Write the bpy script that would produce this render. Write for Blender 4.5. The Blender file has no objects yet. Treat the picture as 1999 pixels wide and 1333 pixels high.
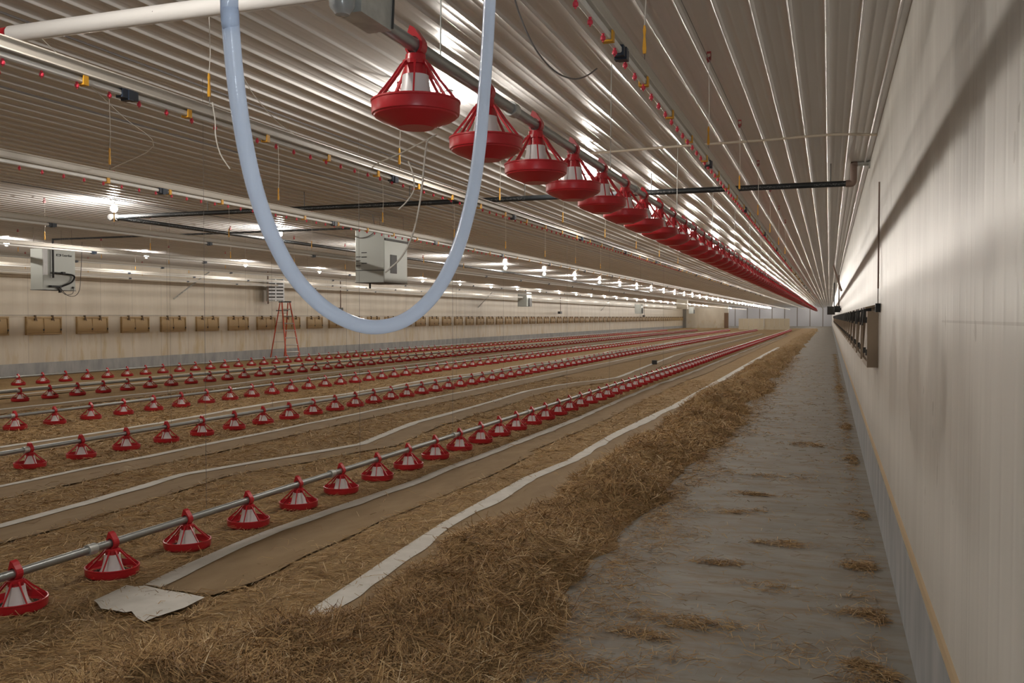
import bpy, math, random
import numpy as np
from mathutils import Vector, Matrix

random.seed(7)
rng = np.random.default_rng(11)
SC = bpy.context.scene
COL = SC.collection
PI = math.pi

# ------------------------------------------------------------------ camera, world, exposure
FPX, IW, IH = 1760.0, 1999.0, 1333.0
CAM = Vector((0.0, 0.0, 1.55))
YAW, PITCH = math.radians(19.385), math.radians(1.546)
cam_data = bpy.data.cameras.new('camera')
cam_data.sensor_fit = 'HORIZONTAL'
cam_data.sensor_width = 36.0
cam_data.lens = 36.0 * FPX / IW
cam_data.clip_start = 0.05
cam_data.clip_end = 400
cam_obj = bpy.data.objects.new('camera', cam_data)
COL.objects.link(cam_obj)
cam_obj.location = CAM
cam_obj.rotation_euler = (PI / 2 - PITCH, 0, YAW)
SC.camera = cam_obj

world = bpy.data.worlds.new('world')
SC.world = world
world.use_nodes = True
world.node_tree.nodes['Background'].inputs[0].default_value = (0.02, 0.02, 0.02, 1)
world.node_tree.nodes['Background'].inputs[1].default_value = 1.0

SC.view_settings.view_transform = 'Standard'
SC.view_settings.look = 'None'
SC.view_settings.gamma = 1.0
SC.view_settings.exposure = 0.72
BULB = 420.0          # radiance of a lit bulb

# the weak flash of the photographer's camera
fl = bpy.data.lights.new('camera_flash', 'POINT'); fl.energy = 19.0; fl.color = (0.84, 0.92, 1.0); fl.shadow_soft_size = 0.03
flo = bpy.data.objects.new('camera_flash', fl); COL.objects.link(flo); flo.location = CAM + Vector((0.03, -0.02, 0.11))

cy = SC.cycles
cy.max_bounces = 7
cy.diffuse_bounces = 4
cy.glossy_bounces = 3
cy.transmission_bounces = 5
cy.transparent_max_bounces = 6
cy.sample_clamp_indirect = 4.0
cy.caustics_reflective = False
cy.caustics_refractive = False
cy.use_denoising = True
try:
    cy.denoiser = 'OPENIMAGEDENOISE'
except Exception:
    pass
cy.use_adaptive_sampling = True
cy.adaptive_threshold = 0.02
cy.use_light_tree = True

# camera frame, to turn a measured direction into a point on a real plane
_F = Vector((-math.sin(YAW) * math.cos(PITCH), math.cos(YAW) * math.cos(PITCH), -math.sin(PITCH)))
_R = Vector((math.cos(YAW), math.sin(YAW), 0))
_U = _R.cross(_F)

def ray(px, py):
    return _F + _R * ((px - 999.5) / FPX) + _U * ((666.5 - py) / FPX)

def at(px, py, axis, val):
    d = ray(px, py)
    i = 'xyz'.index(axis)
    return CAM + d * ((val - CAM[i]) / d[i])

def atz(px, py, depth):
    return CAM + ray(px, py) * depth

def depth_of(p):
    return (Vector(p) - CAM).dot(_F)

# ------------------------------------------------------------------ tagging helpers
def tag(o, label=None, cat=None, group=None, kind=None):
    if label: o['label'] = label
    if cat: o['category'] = cat
    if group: o['group'] = group
    if kind: o['kind'] = kind
    return o

def empty(name, loc=(0, 0, 0), rz=0.0):
    o = bpy.data.objects.new(name, None)
    o.empty_display_size = 0.1
    COL.objects.link(o)
    o.location = loc
    o.rotation_euler = (0, 0, rz)
    return o

def copy_tree(o, parent=None):
    c = o.copy()
    COL.objects.link(c)
    if parent is not None:
        c.parent = parent
    for ch in KIDS.get(o.name, []):
        copy_tree(ch, c)
    return c

KIDS = {}

class MB:
    def __init__(s):
        s.v, s.f, s.mi = [], [], []
    def add(s, vs, fs, m=0):
        o = len(s.v)
        s.v.extend([tuple(p) for p in vs])
        s.f.extend([tuple(i + o for i in f) for f in fs])
        s.mi.extend([m] * len(fs))
        return s
    def box(s, lo, hi, m=0):
        x0, y0, z0 = lo; x1, y1, z1 = hi
        vs = [(x0, y0, z0), (x1, y0, z0), (x1, y1, z0), (x0, y1, z0), (x0, y0, z1), (x1, y0, z1), (x1, y1, z1), (x0, y1, z1)]
        fs = [(0, 3, 2, 1), (4, 5, 6, 7), (0, 1, 5, 4), (1, 2, 6, 5), (2, 3, 7, 6), (3, 0, 4, 7)]
        return s.add(vs, fs, m)
    def prism(s, poly, a0, a1, axis='y', m=0):
        n = len(poly)
        def P(u, w, a):
            return (u, a, w) if axis == 'y' else ((a, u, w) if axis == 'x' else (u, w, a))
        vs = [P(u, w, a0) for u, w in poly] + [P(u, w, a1) for u, w in poly]
        fs = [tuple(range(n)), tuple(range(2 * n - 1, n - 1, -1))]
        fs += [(i, i + n, (i + 1) % n + n, (i + 1) % n) for i in range(n)]
        return s.add(vs, fs, m)
    def tube(s, pts, r, n=8, cap=True, m=0):
        pts = [Vector(p) for p in pts]
        rs = r if isinstance(r, (list, tuple)) else [r] * len(pts)
        rings = []
        t0 = (pts[1] - pts[0]).normalized()
        ref = Vector((0, 0, 1)) if abs(t0.z) < 0.9 else Vector((1, 0, 0))
        u = t0.cross(ref).normalized()
        for i, p in enumerate(pts):
            if i == 0: t = pts[1] - pts[0]
            elif i == len(pts) - 1: t = pts[-1] - pts[-2]
            else: t = (pts[i + 1] - pts[i]).normalized() + (pts[i] - pts[i - 1]).normalized()
            t = t.normalized()
            u = (u - t * u.dot(t)).normalized()
            w = t.cross(u)
            rings.append([p + (u * math.cos(2 * PI * k / n) + w * math.sin(2 * PI * k / n)) * rs[i] for k in range(n)])
        vs = [q for rr in rings for q in rr]
        fs = []
        for i in range(len(pts) - 1):
            for k in range(n):
                a, b = i * n + k, i * n + (k + 1) % n
                fs.append((a, b, b + n, a + n))
        if cap:
            fs.append(tuple(range(n - 1, -1, -1)))
            fs.append(tuple((len(pts) - 1) * n + k for k in range(n)))
        return s.add(vs, fs, m)
    def lathe(s, prof, n=24, c=(0, 0, 0), m=0):
        vs, fs = [], []
        for r, z in prof:
            for k in range(n):
                a = 2 * PI * k / n
                vs.append((c[0] + r * math.cos(a), c[1] + r * math.sin(a), c[2] + z))
        for i in range(len(prof) - 1):
            for k in range(n):
                a, b = i * n + k, i * n + (k + 1) % n
                fs.append((a, b, b + n, a + n))
        return s.add(vs, fs, m)
    def build(s, name, mats, parent=None, smooth=False, angle=None):
        me = bpy.data.meshes.new(name)
        me.from_pydata(s.v, [], s.f)
        if not isinstance(mats, (list, tuple)): mats = [mats]
        for mm in mats: me.materials.append(mm)
        if len(mats) > 1:
            me.polygons.foreach_set('material_index', s.mi)
        if smooth:
            me.polygons.foreach_set('use_smooth', [True] * len(s.f))
            if angle:
                me.set_sharp_from_angle(angle=math.radians(angle))
        me.update()
        o = bpy.data.objects.new(name, me)
        COL.objects.link(o)
        if parent is not None:
            o.parent = parent
            KIDS.setdefault(parent.name, []).append(o)
        return o

def grid_mesh(name, X, Y, Z, mats, parent=None, mi=None):
    """X,Y,Z arrays (ny,nx) -> smooth grid."""
    ny, nx = X.shape
    co = np.stack([X, Y, Z], -1).reshape(-1, 3).astype(np.float32)
    i = np.arange((ny - 1) * (nx - 1))
    a = (i // (nx - 1)) * nx + i % (nx - 1)
    q = np.stack([a, a + 1, a + nx + 1, a + nx], -1).astype(np.int32)
    return raw_mesh(name, co, q, mats, parent, True)

def raw_mesh(name, co, q, mats, parent=None, smooth=False, tint=None):
    me = bpy.data.meshes.new(name)
    me.vertices.add(len(co)); me.vertices.foreach_set('co', co.astype(np.float32).ravel())
    me.loops.add(q.size); me.loops.foreach_set('vertex_index', q.astype(np.int32).ravel())
    me.polygons.add(len(q))
    me.polygons.foreach_set('loop_start', np.arange(len(q), dtype=np.int32) * q.shape[1])
    me.polygons.foreach_set('loop_total', np.full(len(q), q.shape[1], dtype=np.int32))
    if smooth: me.polygons.foreach_set('use_smooth', np.ones(len(q), dtype=bool))
    if not isinstance(mats, (list, tuple)): mats = [mats]
    for mm in mats: me.materials.append(mm)
    if tint is not None:
        at_ = me.attributes.new('tint', 'FLOAT', 'POINT')
        at_.data.foreach_set('value', tint.astype(np.float32))
    me.update(calc_edges=True)
    o = bpy.data.objects.new(name, me)
    COL.objects.link(o)
    if parent is not None:
        o.parent = parent
        KIDS.setdefault(parent.name, []).append(o)
    return o

_T = np.random.default_rng(3).random((256, 256))
def vnoise(x, y):
    x = np.asarray(x, float); y = np.asarray(y, float)
    xi = np.floor(x).astype(int); yi = np.floor(y).astype(int)
    fx = x - xi; fy = y - yi
    fx = fx * fx * (3 - 2 * fx); fy = fy * fy * (3 - 2 * fy)
    g = lambda a, b: _T[a % 256, b % 256]
    return (g(xi, yi) * (1 - fx) + g(xi + 1, yi) * fx) * (1 - fy) + (g(xi, yi + 1) * (1 - fx) + g(xi + 1, yi + 1) * fx) * fy
def fbm(x, y, o=4):
    s, a = 0, 0.5
    for k in range(o):
        s = s + a * vnoise(x * 2 ** k + 17 * k, y * 2 ** k + 31 * k); a *= 0.5
    return s

# ------------------------------------------------------------------ materials
def M(name, col, rough=0.5, metal=0.0, spec=0.5, **kw):
    m = bpy.data.materials.new(name)
    m.use_nodes = True
    b = m.node_tree.nodes['Principled BSDF']
    b.inputs['Base Color'].default_value = (*col, 1)
    b.inputs['Roughness'].default_value = rough
    b.inputs['Metallic'].default_value = metal
    b.inputs['Specular IOR Level'].default_value = spec
    for k, v in kw.items():
        b.inputs[k.replace('_', ' ')].default_value = v
    return m

class N:
    """small node graph helper"""
    def __init__(s, m):
        s.t = m.node_tree; s.b = s.t.nodes['Principled BSDF']
    def n(s, typ, **kw):
        x = s.t.nodes.new(typ)
        for k, v in kw.items(): setattr(x, k, v)
        return x
    def l(s, a, b): s.t.links.new(a, b)
    def pos(s, scale=(1, 1, 1), loc=(0, 0, 0)):
        g = s.n('ShaderNodeNewGeometry'); mp = s.n('ShaderNodeMapping')
        mp.inputs['Scale'].default_value = scale; mp.inputs['Location'].default_value = loc
        s.l(g.outputs['Position'], mp.inputs['Vector'])
        return mp.outputs['Vector']
    def noise(s, vec, scale, detail=3, rough=0.5):
        x = s.n('ShaderNodeTexNoise'); x.inputs['Scale'].default_value = scale
        x.inputs['Detail'].default_value = detail; x.inputs['Roughness'].default_value = rough
        s.l(vec, x.inputs['Vector']); return x.outputs['Fac']
    def ramp(s, fac, stops):
        r = s.n('ShaderNodeValToRGB'); e = r.color_ramp.elements
        while len(e) < len(stops): e.new(0.5)
        for i, (p, c) in enumerate(stops):
            e[i].position = p; e[i].color = (*c, 1) if len(c) == 3 else c
        s.l(fac, r.inputs['Fac']); return r.outputs['Color']
    def mix(s, fac, a, b, mode='MIX'):
        x = s.n('ShaderNodeMix', data_type='RGBA', blend_type=mode)
        for inp, v in ((0, fac), (6, a), (7, b)):
            if isinstance(v, (int, float)): x.inputs[inp].default_value = v
            elif isinstance(v, tuple): x.inputs[inp].default_value = (*v, 1)
            else: s.l(v, x.inputs[inp])
        return x.outputs[2]
    def math(s, op, a, b=None):
        x = s.n('ShaderNodeMath', operation=op)
        for i, v in enumerate((a, b)):
            if v is None: continue
            if isinstance(v, (int, float)): x.inputs[i].default_value = v
            else: s.l(v, x.inputs[i])
        return x.outputs[0]
    def sep(s, vec):
        x = s.n('ShaderNodeSeparateXYZ'); s.l(vec, x.inputs[0]); return x.outputs
    def bump(s, h, strength=0.3, dist=0.01):
        x = s.n('ShaderNodeBump'); x.inputs['Strength'].default_value = strength
        x.inputs['Distance'].default_value = dist
        s.l(h, x.inputs['Height']); s.l(x.outputs[0], s.b.inputs['Normal'])
    def color(s, c): s.l(c, s.b.inputs['Base Color'])
    def seam(s, coord, period, width, off=0.0):
        """1 on thin lines every `period` metres"""
        a = s.math('ADD', coord, off + 1000.0 * period)
        a = s.math('MODULO', a, period)
        a = s.math('SUBTRACT', a, period / 2)
        a = s.math('ABSOLUTE', a)
        return s.math('LESS_THAN', a, width / 2)

red = M('red_plastic', (0.50, 0.018, 0.028), 0.32)
redd = M('dark_red_plastic', (0.25, 0.02, 0.025), 0.4)
pinkred = M('nipple_red', (0.70, 0.045, 0.085), 0.4)
white_pl = M('white_plastic', (0.80, 0.79, 0.80), 0.35)
pvc = M('white_pvc', (0.78, 0.77, 0.76), 0.4)
feedtray = M('dark_feed_tray', (0.05, 0.04, 0.04), 0.7)
galv = M('galvanised_steel', (0.52, 0.54, 0.53), 0.45, 0.5)
g = N(galv); g.color(g.ramp(g.noise(g.pos((6, 6, 6)), 3, 4), [(0.3, (0.42, 0.44, 0.43)), (0.7, (0.60, 0.62, 0.60))]))
galv_pipe = M('feed_pipe_steel', (0.33, 0.35, 0.35), 0.36, 0.7)
casing = M('heater_casing', (0.42, 0.44, 0.42), 0.42, 0.6)
black = M('black_plastic', (0.015, 0.016, 0.018), 0.45)
dkgrey = M('dark_grey_metal', (0.06, 0.06, 0.06), 0.5)
navy = M('dark_blue_plastic', (0.02, 0.03, 0.05), 0.4)
yellow = M('yellow_plastic', (0.75, 0.38, 0.03), 0.45)
cordm = M('white_cord', (0.62, 0.60, 0.56), 0.8)
cordg = M('grey_cable', (0.16, 0.15, 0.15), 0.6)
alu = M('rail_beige', (0.54, 0.505, 0.45), 0.52, 0.0)
waterpipe = M('water_pipe_white', (0.76, 0.76, 0.74), 0.45)
motor = M('motor_green_grey', (0.16, 0.20, 0.19), 0.45)
rust = M('rusty_pipe', (0.24, 0.17, 0.14), 0.6, 0.2)
cream_cond = M('cream_conduit', (0.60, 0.53, 0.43), 0.5)
orange = M('ladder_orange', (0.52, 0.07, 0.025), 0.45)
ladder_alu = M('ladder_aluminium', (0.45, 0.42, 0.40), 0.4, 0.7)
louvre = M('bright_louvre', (0.84, 0.87, 0.92), 0.35, 0.0)
tan = M('tan_inlet_plastic', (0.42, 0.28, 0.12), 0.5)
g = N(tan); g.color(g.ramp(g.noise(g.pos((1.2, 1.2, 3)), 2, 3), [(0.3, (0.36, 0.23, 0.095)), (0.7, (0.47, 0.33, 0.16))]))
tan_l = M('tan_inlet_flap', (0.50, 0.35, 0.17), 0.5)
inletdark = M('brown_inlet_plastic', (0.33, 0.26, 0.19), 0.5)
brownwood = M('brown_door', (0.20, 0.12, 0.07), 0.6)

gaspipe = M('black_gas_pipe', (0.018, 0.022, 0.026), 0.4)
g = N(gaspipe)
p = g.pos(); xyz = g.sep(p)
u = g.math('ADD', xyz[0], xyz[1])
dots = g.math('GREATER_THAN', g.noise(g.pos((9, 9, 40)), 6, 2), 0.60)
blk = g.math('GREATER_THAN', g.noise(g.pos((0.8, 0.8, 0)), 3, 1), 0.47)
zz = g.math('LESS_THAN', g.math('ABSOLUTE', g.math('SUBTRACT', xyz[2], 2.945)), 0.012)
fac = g.math('MULTIPLY', g.math('MULTIPLY', dots, blk), zz)
g.color(g.mix(fac, (0.018, 0.022, 0.026), (0.30, 0.31, 0.31)))

hose_m = M('milky_hose', (0.72, 0.80, 0.94), 0.14)
g = N(hose_m)
tr = g.n('ShaderNodeBsdfTranslucent'); tr.inputs[0].default_value = (0.82, 0.89, 0.99, 1)
tp = g.n('ShaderNodeBsdfTransparent'); tp.inputs[0].default_value = (0.85, 0.9, 0.95, 1)
m1 = g.n('ShaderNodeMixShader'); m1.inputs[0].default_value = 0.58; g.l(g.b.outputs[0], m1.inputs[1]); g.l(tr.outputs[0], m1.inputs[2])
m2 = g.n('ShaderNodeMixShader'); m2.inputs[0].default_value = 0.0; g.l(m1.outputs[0], m2.inputs[1]); g.l(tp.outputs[0], m2.inputs[2])
g.l(m2.outputs[0], g.t.nodes['Material Output'].inputs[0])
g.bump(g.noise(g.pos(), 300, 2), 0.3, 0.001)

bulb_m = bpy.data.materials.new('lit_bulb'); bulb_m.use_nodes = True
nt = bulb_m.node_tree; nt.nodes.clear()
em = nt.nodes.new('ShaderNodeEmission'); em.inputs[0].default_value = (1.0, 0.93, 0.84, 1); em.inputs[1].default_value = BULB
ou = nt.nodes.new('ShaderNodeOutputMaterial'); nt.links.new(em.outputs[0], ou.inputs[0])
bulb_m.cycles.emission_sampling = 'FRONT'

# ceiling: white painted ribbed steel
ceil_m = M('white_ribbed_steel', (0.66, 0.65, 0.65), 0.24, 0.0, 0.5)
g = N(ceil_m)
g.color(g.ramp(g.noise(g.pos((1.5, 0.08, 1)), 2, 3), [(0.3, (0.62, 0.615, 0.615)), (0.7, (0.70, 0.695, 0.695))]))

# right wall: pale panels with faint flutes, smears and specks
wallr_m = M('pale_wall_panel', (0.68, 0.63, 0.55), 0.40, 0.0, 0.36)
g = N(wallr_m)
base = g.ramp(g.noise(g.pos((1, 3.2, 0.25)), 1.3, 4), [(0.3, (0.58, 0.56, 0.52)), (0.7, (0.70, 0.68, 0.635))])
base = g.mix(g.math('MULTIPLY', g.math('GREATER_THAN', g.noise(g.pos((1, 1, 0.45)), 11, 2, 0.4), 0.735), 0.55), base, (0.30, 0.27, 0.23))
yz = g.sep(g.pos())
s1 = g.math('MULTIPLY', g.seam(yz[1], 1.22, 0.006, 0.15), 0.45)
zm = g.math('LESS_THAN', g.math('ABSOLUTE', g.math('SUBTRACT', yz[2], 1.535)), 0.004)
zy = g.math('LESS_THAN', yz[1], 3.6)
s2 = g.math('MULTIPLY', g.math('MULTIPLY', zm, zy), 0.5)
base = g.mix(s1, base, (0.33, 0.30, 0.26)); base = g.mix(s2, base, (0.36, 0.33, 0.29))
g.color(base)
wv = g.n('ShaderNodeTexWave', wave_type='BANDS', bands_direction='Y'); wv.inputs['Scale'].default_value = 2.05
g.l(g.pos(), wv.inputs['Vector'])
hh = g.math('ADD', g.math('MULTIPLY', g.math('POWER', wv.outputs['Fac'], 8.0), 0.5), g.noise(g.pos((1, 2.5, 0.3)), 3, 3))
g.bump(hh, 0.25, 0.01)

# left wall: cream panels, seams, yellow-brown runs below the inlets
walll_m = M('cream_wall_panel', (0.64, 0.57, 0.46), 0.45)
g = N(walll_m)
base = g.ramp(g.noise(g.pos((1, 1.2, 0.3)), 1.5, 4), [(0.3, (0.60, 0.535, 0.435)), (0.7, (0.70, 0.635, 0.53))])
yz = g.sep(g.pos())
low = g.math('LESS_THAN', yz[2], 1.12)
run = g.ramp(g.noise(g.pos((1, 2.2, 0.5)), 1.6, 5, 0.6), [(0.50, (0, 0, 0)), (0.70, (0.65, 0.65, 0.65))])
base = g.mix(g.math('MULTIPLY', low, run), base, (0.50, 0.36, 0.13))
base = g.mix(g.math('MULTIPLY', g.seam(yz[1], 1.22, 0.022), 0.35), base, (0.28, 0.25, 0.21))
base = g.mix(g.math('MULTIPLY', g.seam(yz[1], 0.305, 0.010), 0.16), base, (0.34, 0.30, 0.25))
g.color(base)

farwall_m = M('white_curtain_wall', (0.62, 0.62, 0.65), 0.5)
g = N(farwall_m)
xyz = g.sep(g.pos())
g.color(g.mix(g.math('MULTIPLY', g.seam(xyz[0], 2.05, 0.16), 0.85), (0.62, 0.62, 0.66), (0.20, 0.17, 0.14)))

conc_wall = M('stem_wall_concrete', (0.36, 0.37, 0.38), 0.8)
g = N(conc_wall)
g.color(g.ramp(g.noise(g.pos((1, 2.2, 0.7)), 2.2, 5), [(0.25, (0.27, 0.285, 0.30)), (0.75, (0.46, 0.465, 0.465))]))
foam = M('tan_sill_foam', (0.46, 0.34, 0.20), 0.8)

floor_m = M('concrete_floor', (0.30, 0.28, 0.26), 0.75)
g = N(floor_m)
c1 = g.ramp(g.noise(g.pos((1.2, 1.6, 1)), 1.6, 6, 0.6), [(0.25, (0.215, 0.200, 0.172)), (0.75, (0.325, 0.305, 0.268))])
st = g.ramp(g.noise(g.pos((1.4, 5.0, 1)), 1.7, 6, 0.68), [(0.47, (0, 0, 0)), (0.68, (0.8, 0.8, 0.8))])
c2 = g.mix(st, c1, (0.20, 0.135, 0.075))
g.color(c2)
g.bump(g.noise(g.pos(), 40, 5), 0.2, 0.004)

# straw
straw_bed = M('straw_bed', (0.26, 0.18, 0.09), 0.85, spec=0.2)
g = N(straw_bed)
n1 = g.noise(g.pos((14, 60, 20)), 1.0, 4, 0.65); n2 = g.noise(g.pos((55, 16, 20)), 1.0, 4, 0.65)
mx = g.math('MAXIMUM', n1, n2)
big = g.noise(g.pos((1, 1, 1)), 2.2, 4)
colr = g.ramp(mx, [(0.40, (0.18, 0.108, 0.050)), (0.56, (0.37, 0.245, 0.117)), (0.72, (0.56, 0.395, 0.20))])
g.color(g.mix(g.ramp(big, [(0.35, (0, 0, 0)), (0.65, (0.6, 0.6, 0.6))]), colr, (0.41, 0.29, 0.155)))
g.bump(mx, 0.8, 0.03)

straw_m = M('straw_stalk', (0.4, 0.28, 0.13), 0.6, spec=0.3)
g = N(straw_m)
a = g.n('ShaderNodeAttribute'); a.attribute_name = 'tint'
g.color(g.ramp(a.outputs['Fac'], [(0.0, (0.16, 0.085, 0.038)), (0.35, (0.39, 0.24, 0.105)), (0.7, (0.58, 0.395, 0.19)), (1.0, (0.78, 0.63, 0.41))]))

kraft = M('brown_kraft_paper', (0.25, 0.185, 0.115), 0.75, spec=0.2)
g = N(kraft)
g.color(g.ramp(g.noise(g.pos((2.5, 1, 1)), 3, 5), [(0.3, (0.235, 0.158, 0.082)), (0.7, (0.295, 0.208, 0.115))]))
paper_w = M('pale_paper', (0.50, 0.48, 0.43), 0.75, spec=0.2)
g = N(paper_w)
g.color(g.ramp(g.noise(g.pos((3, 3, 3)), 3, 5), [(0.3, (0.60, 0.58, 0.53)), (0.7, (0.72, 0.70, 0.65))]))

ORD = ('first second third fourth fifth sixth seventh eighth ninth tenth eleventh twelfth thirteenth fourteenth fifteenth sixteenth '
       'seventeenth eighteenth nineteenth twentieth twenty-first twenty-second twenty-third twenty-fourth twenty-fifth twenty-sixth '
       'twenty-seventh twenty-eighth twenty-ninth thirtieth').split()

# ------------------------------------------------------------------ the setting
XR, XL = 0.385, -19.37
YN, YF, ZC = -3.0, 160.0, 3.17
def S(o): o['kind'] = 'structure'; return o

S(MB().box((XL - .3, YN - .3, -0.2), (XR + .3, YF + .3, 0.0)).build('floor', floor_m))
# ceiling profile
pitch = 0.183
prof = []
x_anchor = at(1613, 0, 'z', ZC).x
k0 = int((XL - x_anchor) / pitch) - 1
k1 = int((XR - x_anchor) / pitch) + 2
for k in range(k0, k1 + 1):
    xc = x_anchor + k * pitch
    for t in np.linspace(-1, 1, 11):
        prof.append((xc + t * 0.0155, ZC - 0.015 * (0.5 + 0.5 * math.cos(PI * t)) ** 0.8))
    for mcx in (xc + 0.062, xc + 0.121):
        for t in np.linspace(-1, 1, 5):
            prof.append((mcx + t * 0.011, ZC - 0.0014 * (0.5 + 0.5 * math.cos(PI * t))))
prof = [q for q in prof if XL - 0.02 <= q[0] <= XR + 0.02]
ys = [YN, 0, 8, 20, 50, 100, YF]
PX = np.array([[q[0] for q in prof]] * len(ys)); PZ = np.array([[q[1] for q in prof]] * len(ys)); PY = np.array([[y] * len(prof) for y in ys])
S(grid_mesh('ceiling', PX[:, ::-1], PY, PZ[:, ::-1], ceil_m))
S(MB().box((XR, YN, 0.0), (XR + .2, YF, ZC + .2)).build('wall_right', wallr_m))
S(MB().box((XL - .2, YN, 0.0), (XL, YF, ZC + .2)).build('wall_left', walll_m))
S(MB().box((XL - .2, YF, 0.0), (XR + .2, YF + .2, ZC + .2)).build('wall_far', farwall_m))
S(MB().box((XL - .2, YN - .2, 0.0), (XR + .2, YN, ZC + .2)).build('wall_near', walll_m))
b = MB(); b.prism([(XR, 0), (0.3645, 0), (0.3645, 0.41), (XR, 0.41)], YN, YF)
S(b.build('baseboard_right', conc_wall))
S(MB().prism([(XR, 0.4105), (0.368, 0.4105), (0.376, 0.43), (XR, 0.436)], YN, YF).build('trim_1', foam))
S(MB().prism([(XL, 0), (XL + .03, 0), (XL + .03, 0.37), (XL, 0.37)], YN, YF).build('baseboard_left', conc_wall))
# partition room in the far left corner
S(MB().box((XL, 128.0, 0), (XL + 5.6, 128.3, ZC)).build('wall_partition', walll_m))
S(MB().box((XL, 127.2, 0), (XL + .35, 127.98, ZC)).build('trim_2', M('grey_post', (0.22, 0.21, 0.19), 0.7)))
S(MB().box((XL + 5.6, 127.9, 0), (XL + 6.15, 128.4, 2.15)).build('door_1', brownwood))
S(MB().box((XL + 5.6, 127.9, 2.15), (XL + 6.15, 128.4, ZC)).build('trim_3', M('pale_header', (0.66, 0.62, 0.54), 0.5)))

# ------------------------------------------------------------------ lamps (they light the place)
def ico_sphere(r, sub=2, c=(0, 0, 0), sz=1.0):
    import bmesh
    bm = bmesh.new(); bmesh.ops.create_icosphere(bm, subdivisions=sub, radius=r)
    vs = [(v.co.x + c[0], v.co.y + c[1], v.co.z * sz + c[2]) for v in bm.verts]
    bm.verts.index_update()
    fs = [tuple(v.index for v in f.verts) for f in bm.faces]
    bm.free(); return vs, fs

def make_lamp():
    r = empty('ceiling_lamp')
    MB().lathe([(0, 0), (0.05, 0), (0.05, -0.012), (0.03, -0.02), (0, -0.02)], 12).build('mount', white_pl, r, True, 40)
    MB().lathe([(0, -0.0205), (0.02, -0.0205), (0.022, -0.05), (0.018, -0.06), (0, -0.06)], 10).build('socket', dkgrey, r, True, 40)
    b = MB(); vs, fs = ico_sphere(0.048, 2, (0, 0, -0.112), 1.08); b.add(vs, fs)
    b.build('bulb', bulb_m, r, True)
    return r
LAMP_ROWS = [(-2.6, 'lamp row behind the raised pans', 5.97),
             (-9.32, 'middle lamp row', 9.95), (-15.8, 'lamp row on the far left', 13.93)]
lamp0 = make_lamp(); first = True
for X, rown, yfirst in LAMP_ROWS:
    y = 1.99; idx = 0
    while y < 158:
        o = lamp0 if first else copy_tree(lamp0)
        first = False
        o.location = (X, y, ZC - 0.012)
        if y < yfirst - 0.5:
            lab = 'bare ceiling bulb of the %s nearer than the photo shows' % rown
        elif idx < 14:
            lab = 'lit bare bulb, %s from the near end of the %s' % (ORD[idx], rown)
            idx += 1
        else:
            lab = 'lit bare bulb far down the %s, past its fourteenth bulb' % rown
        tag(o, lab, 'lamp', 'bare bulbs of the ' + rown)
        y += 3.98

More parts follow.
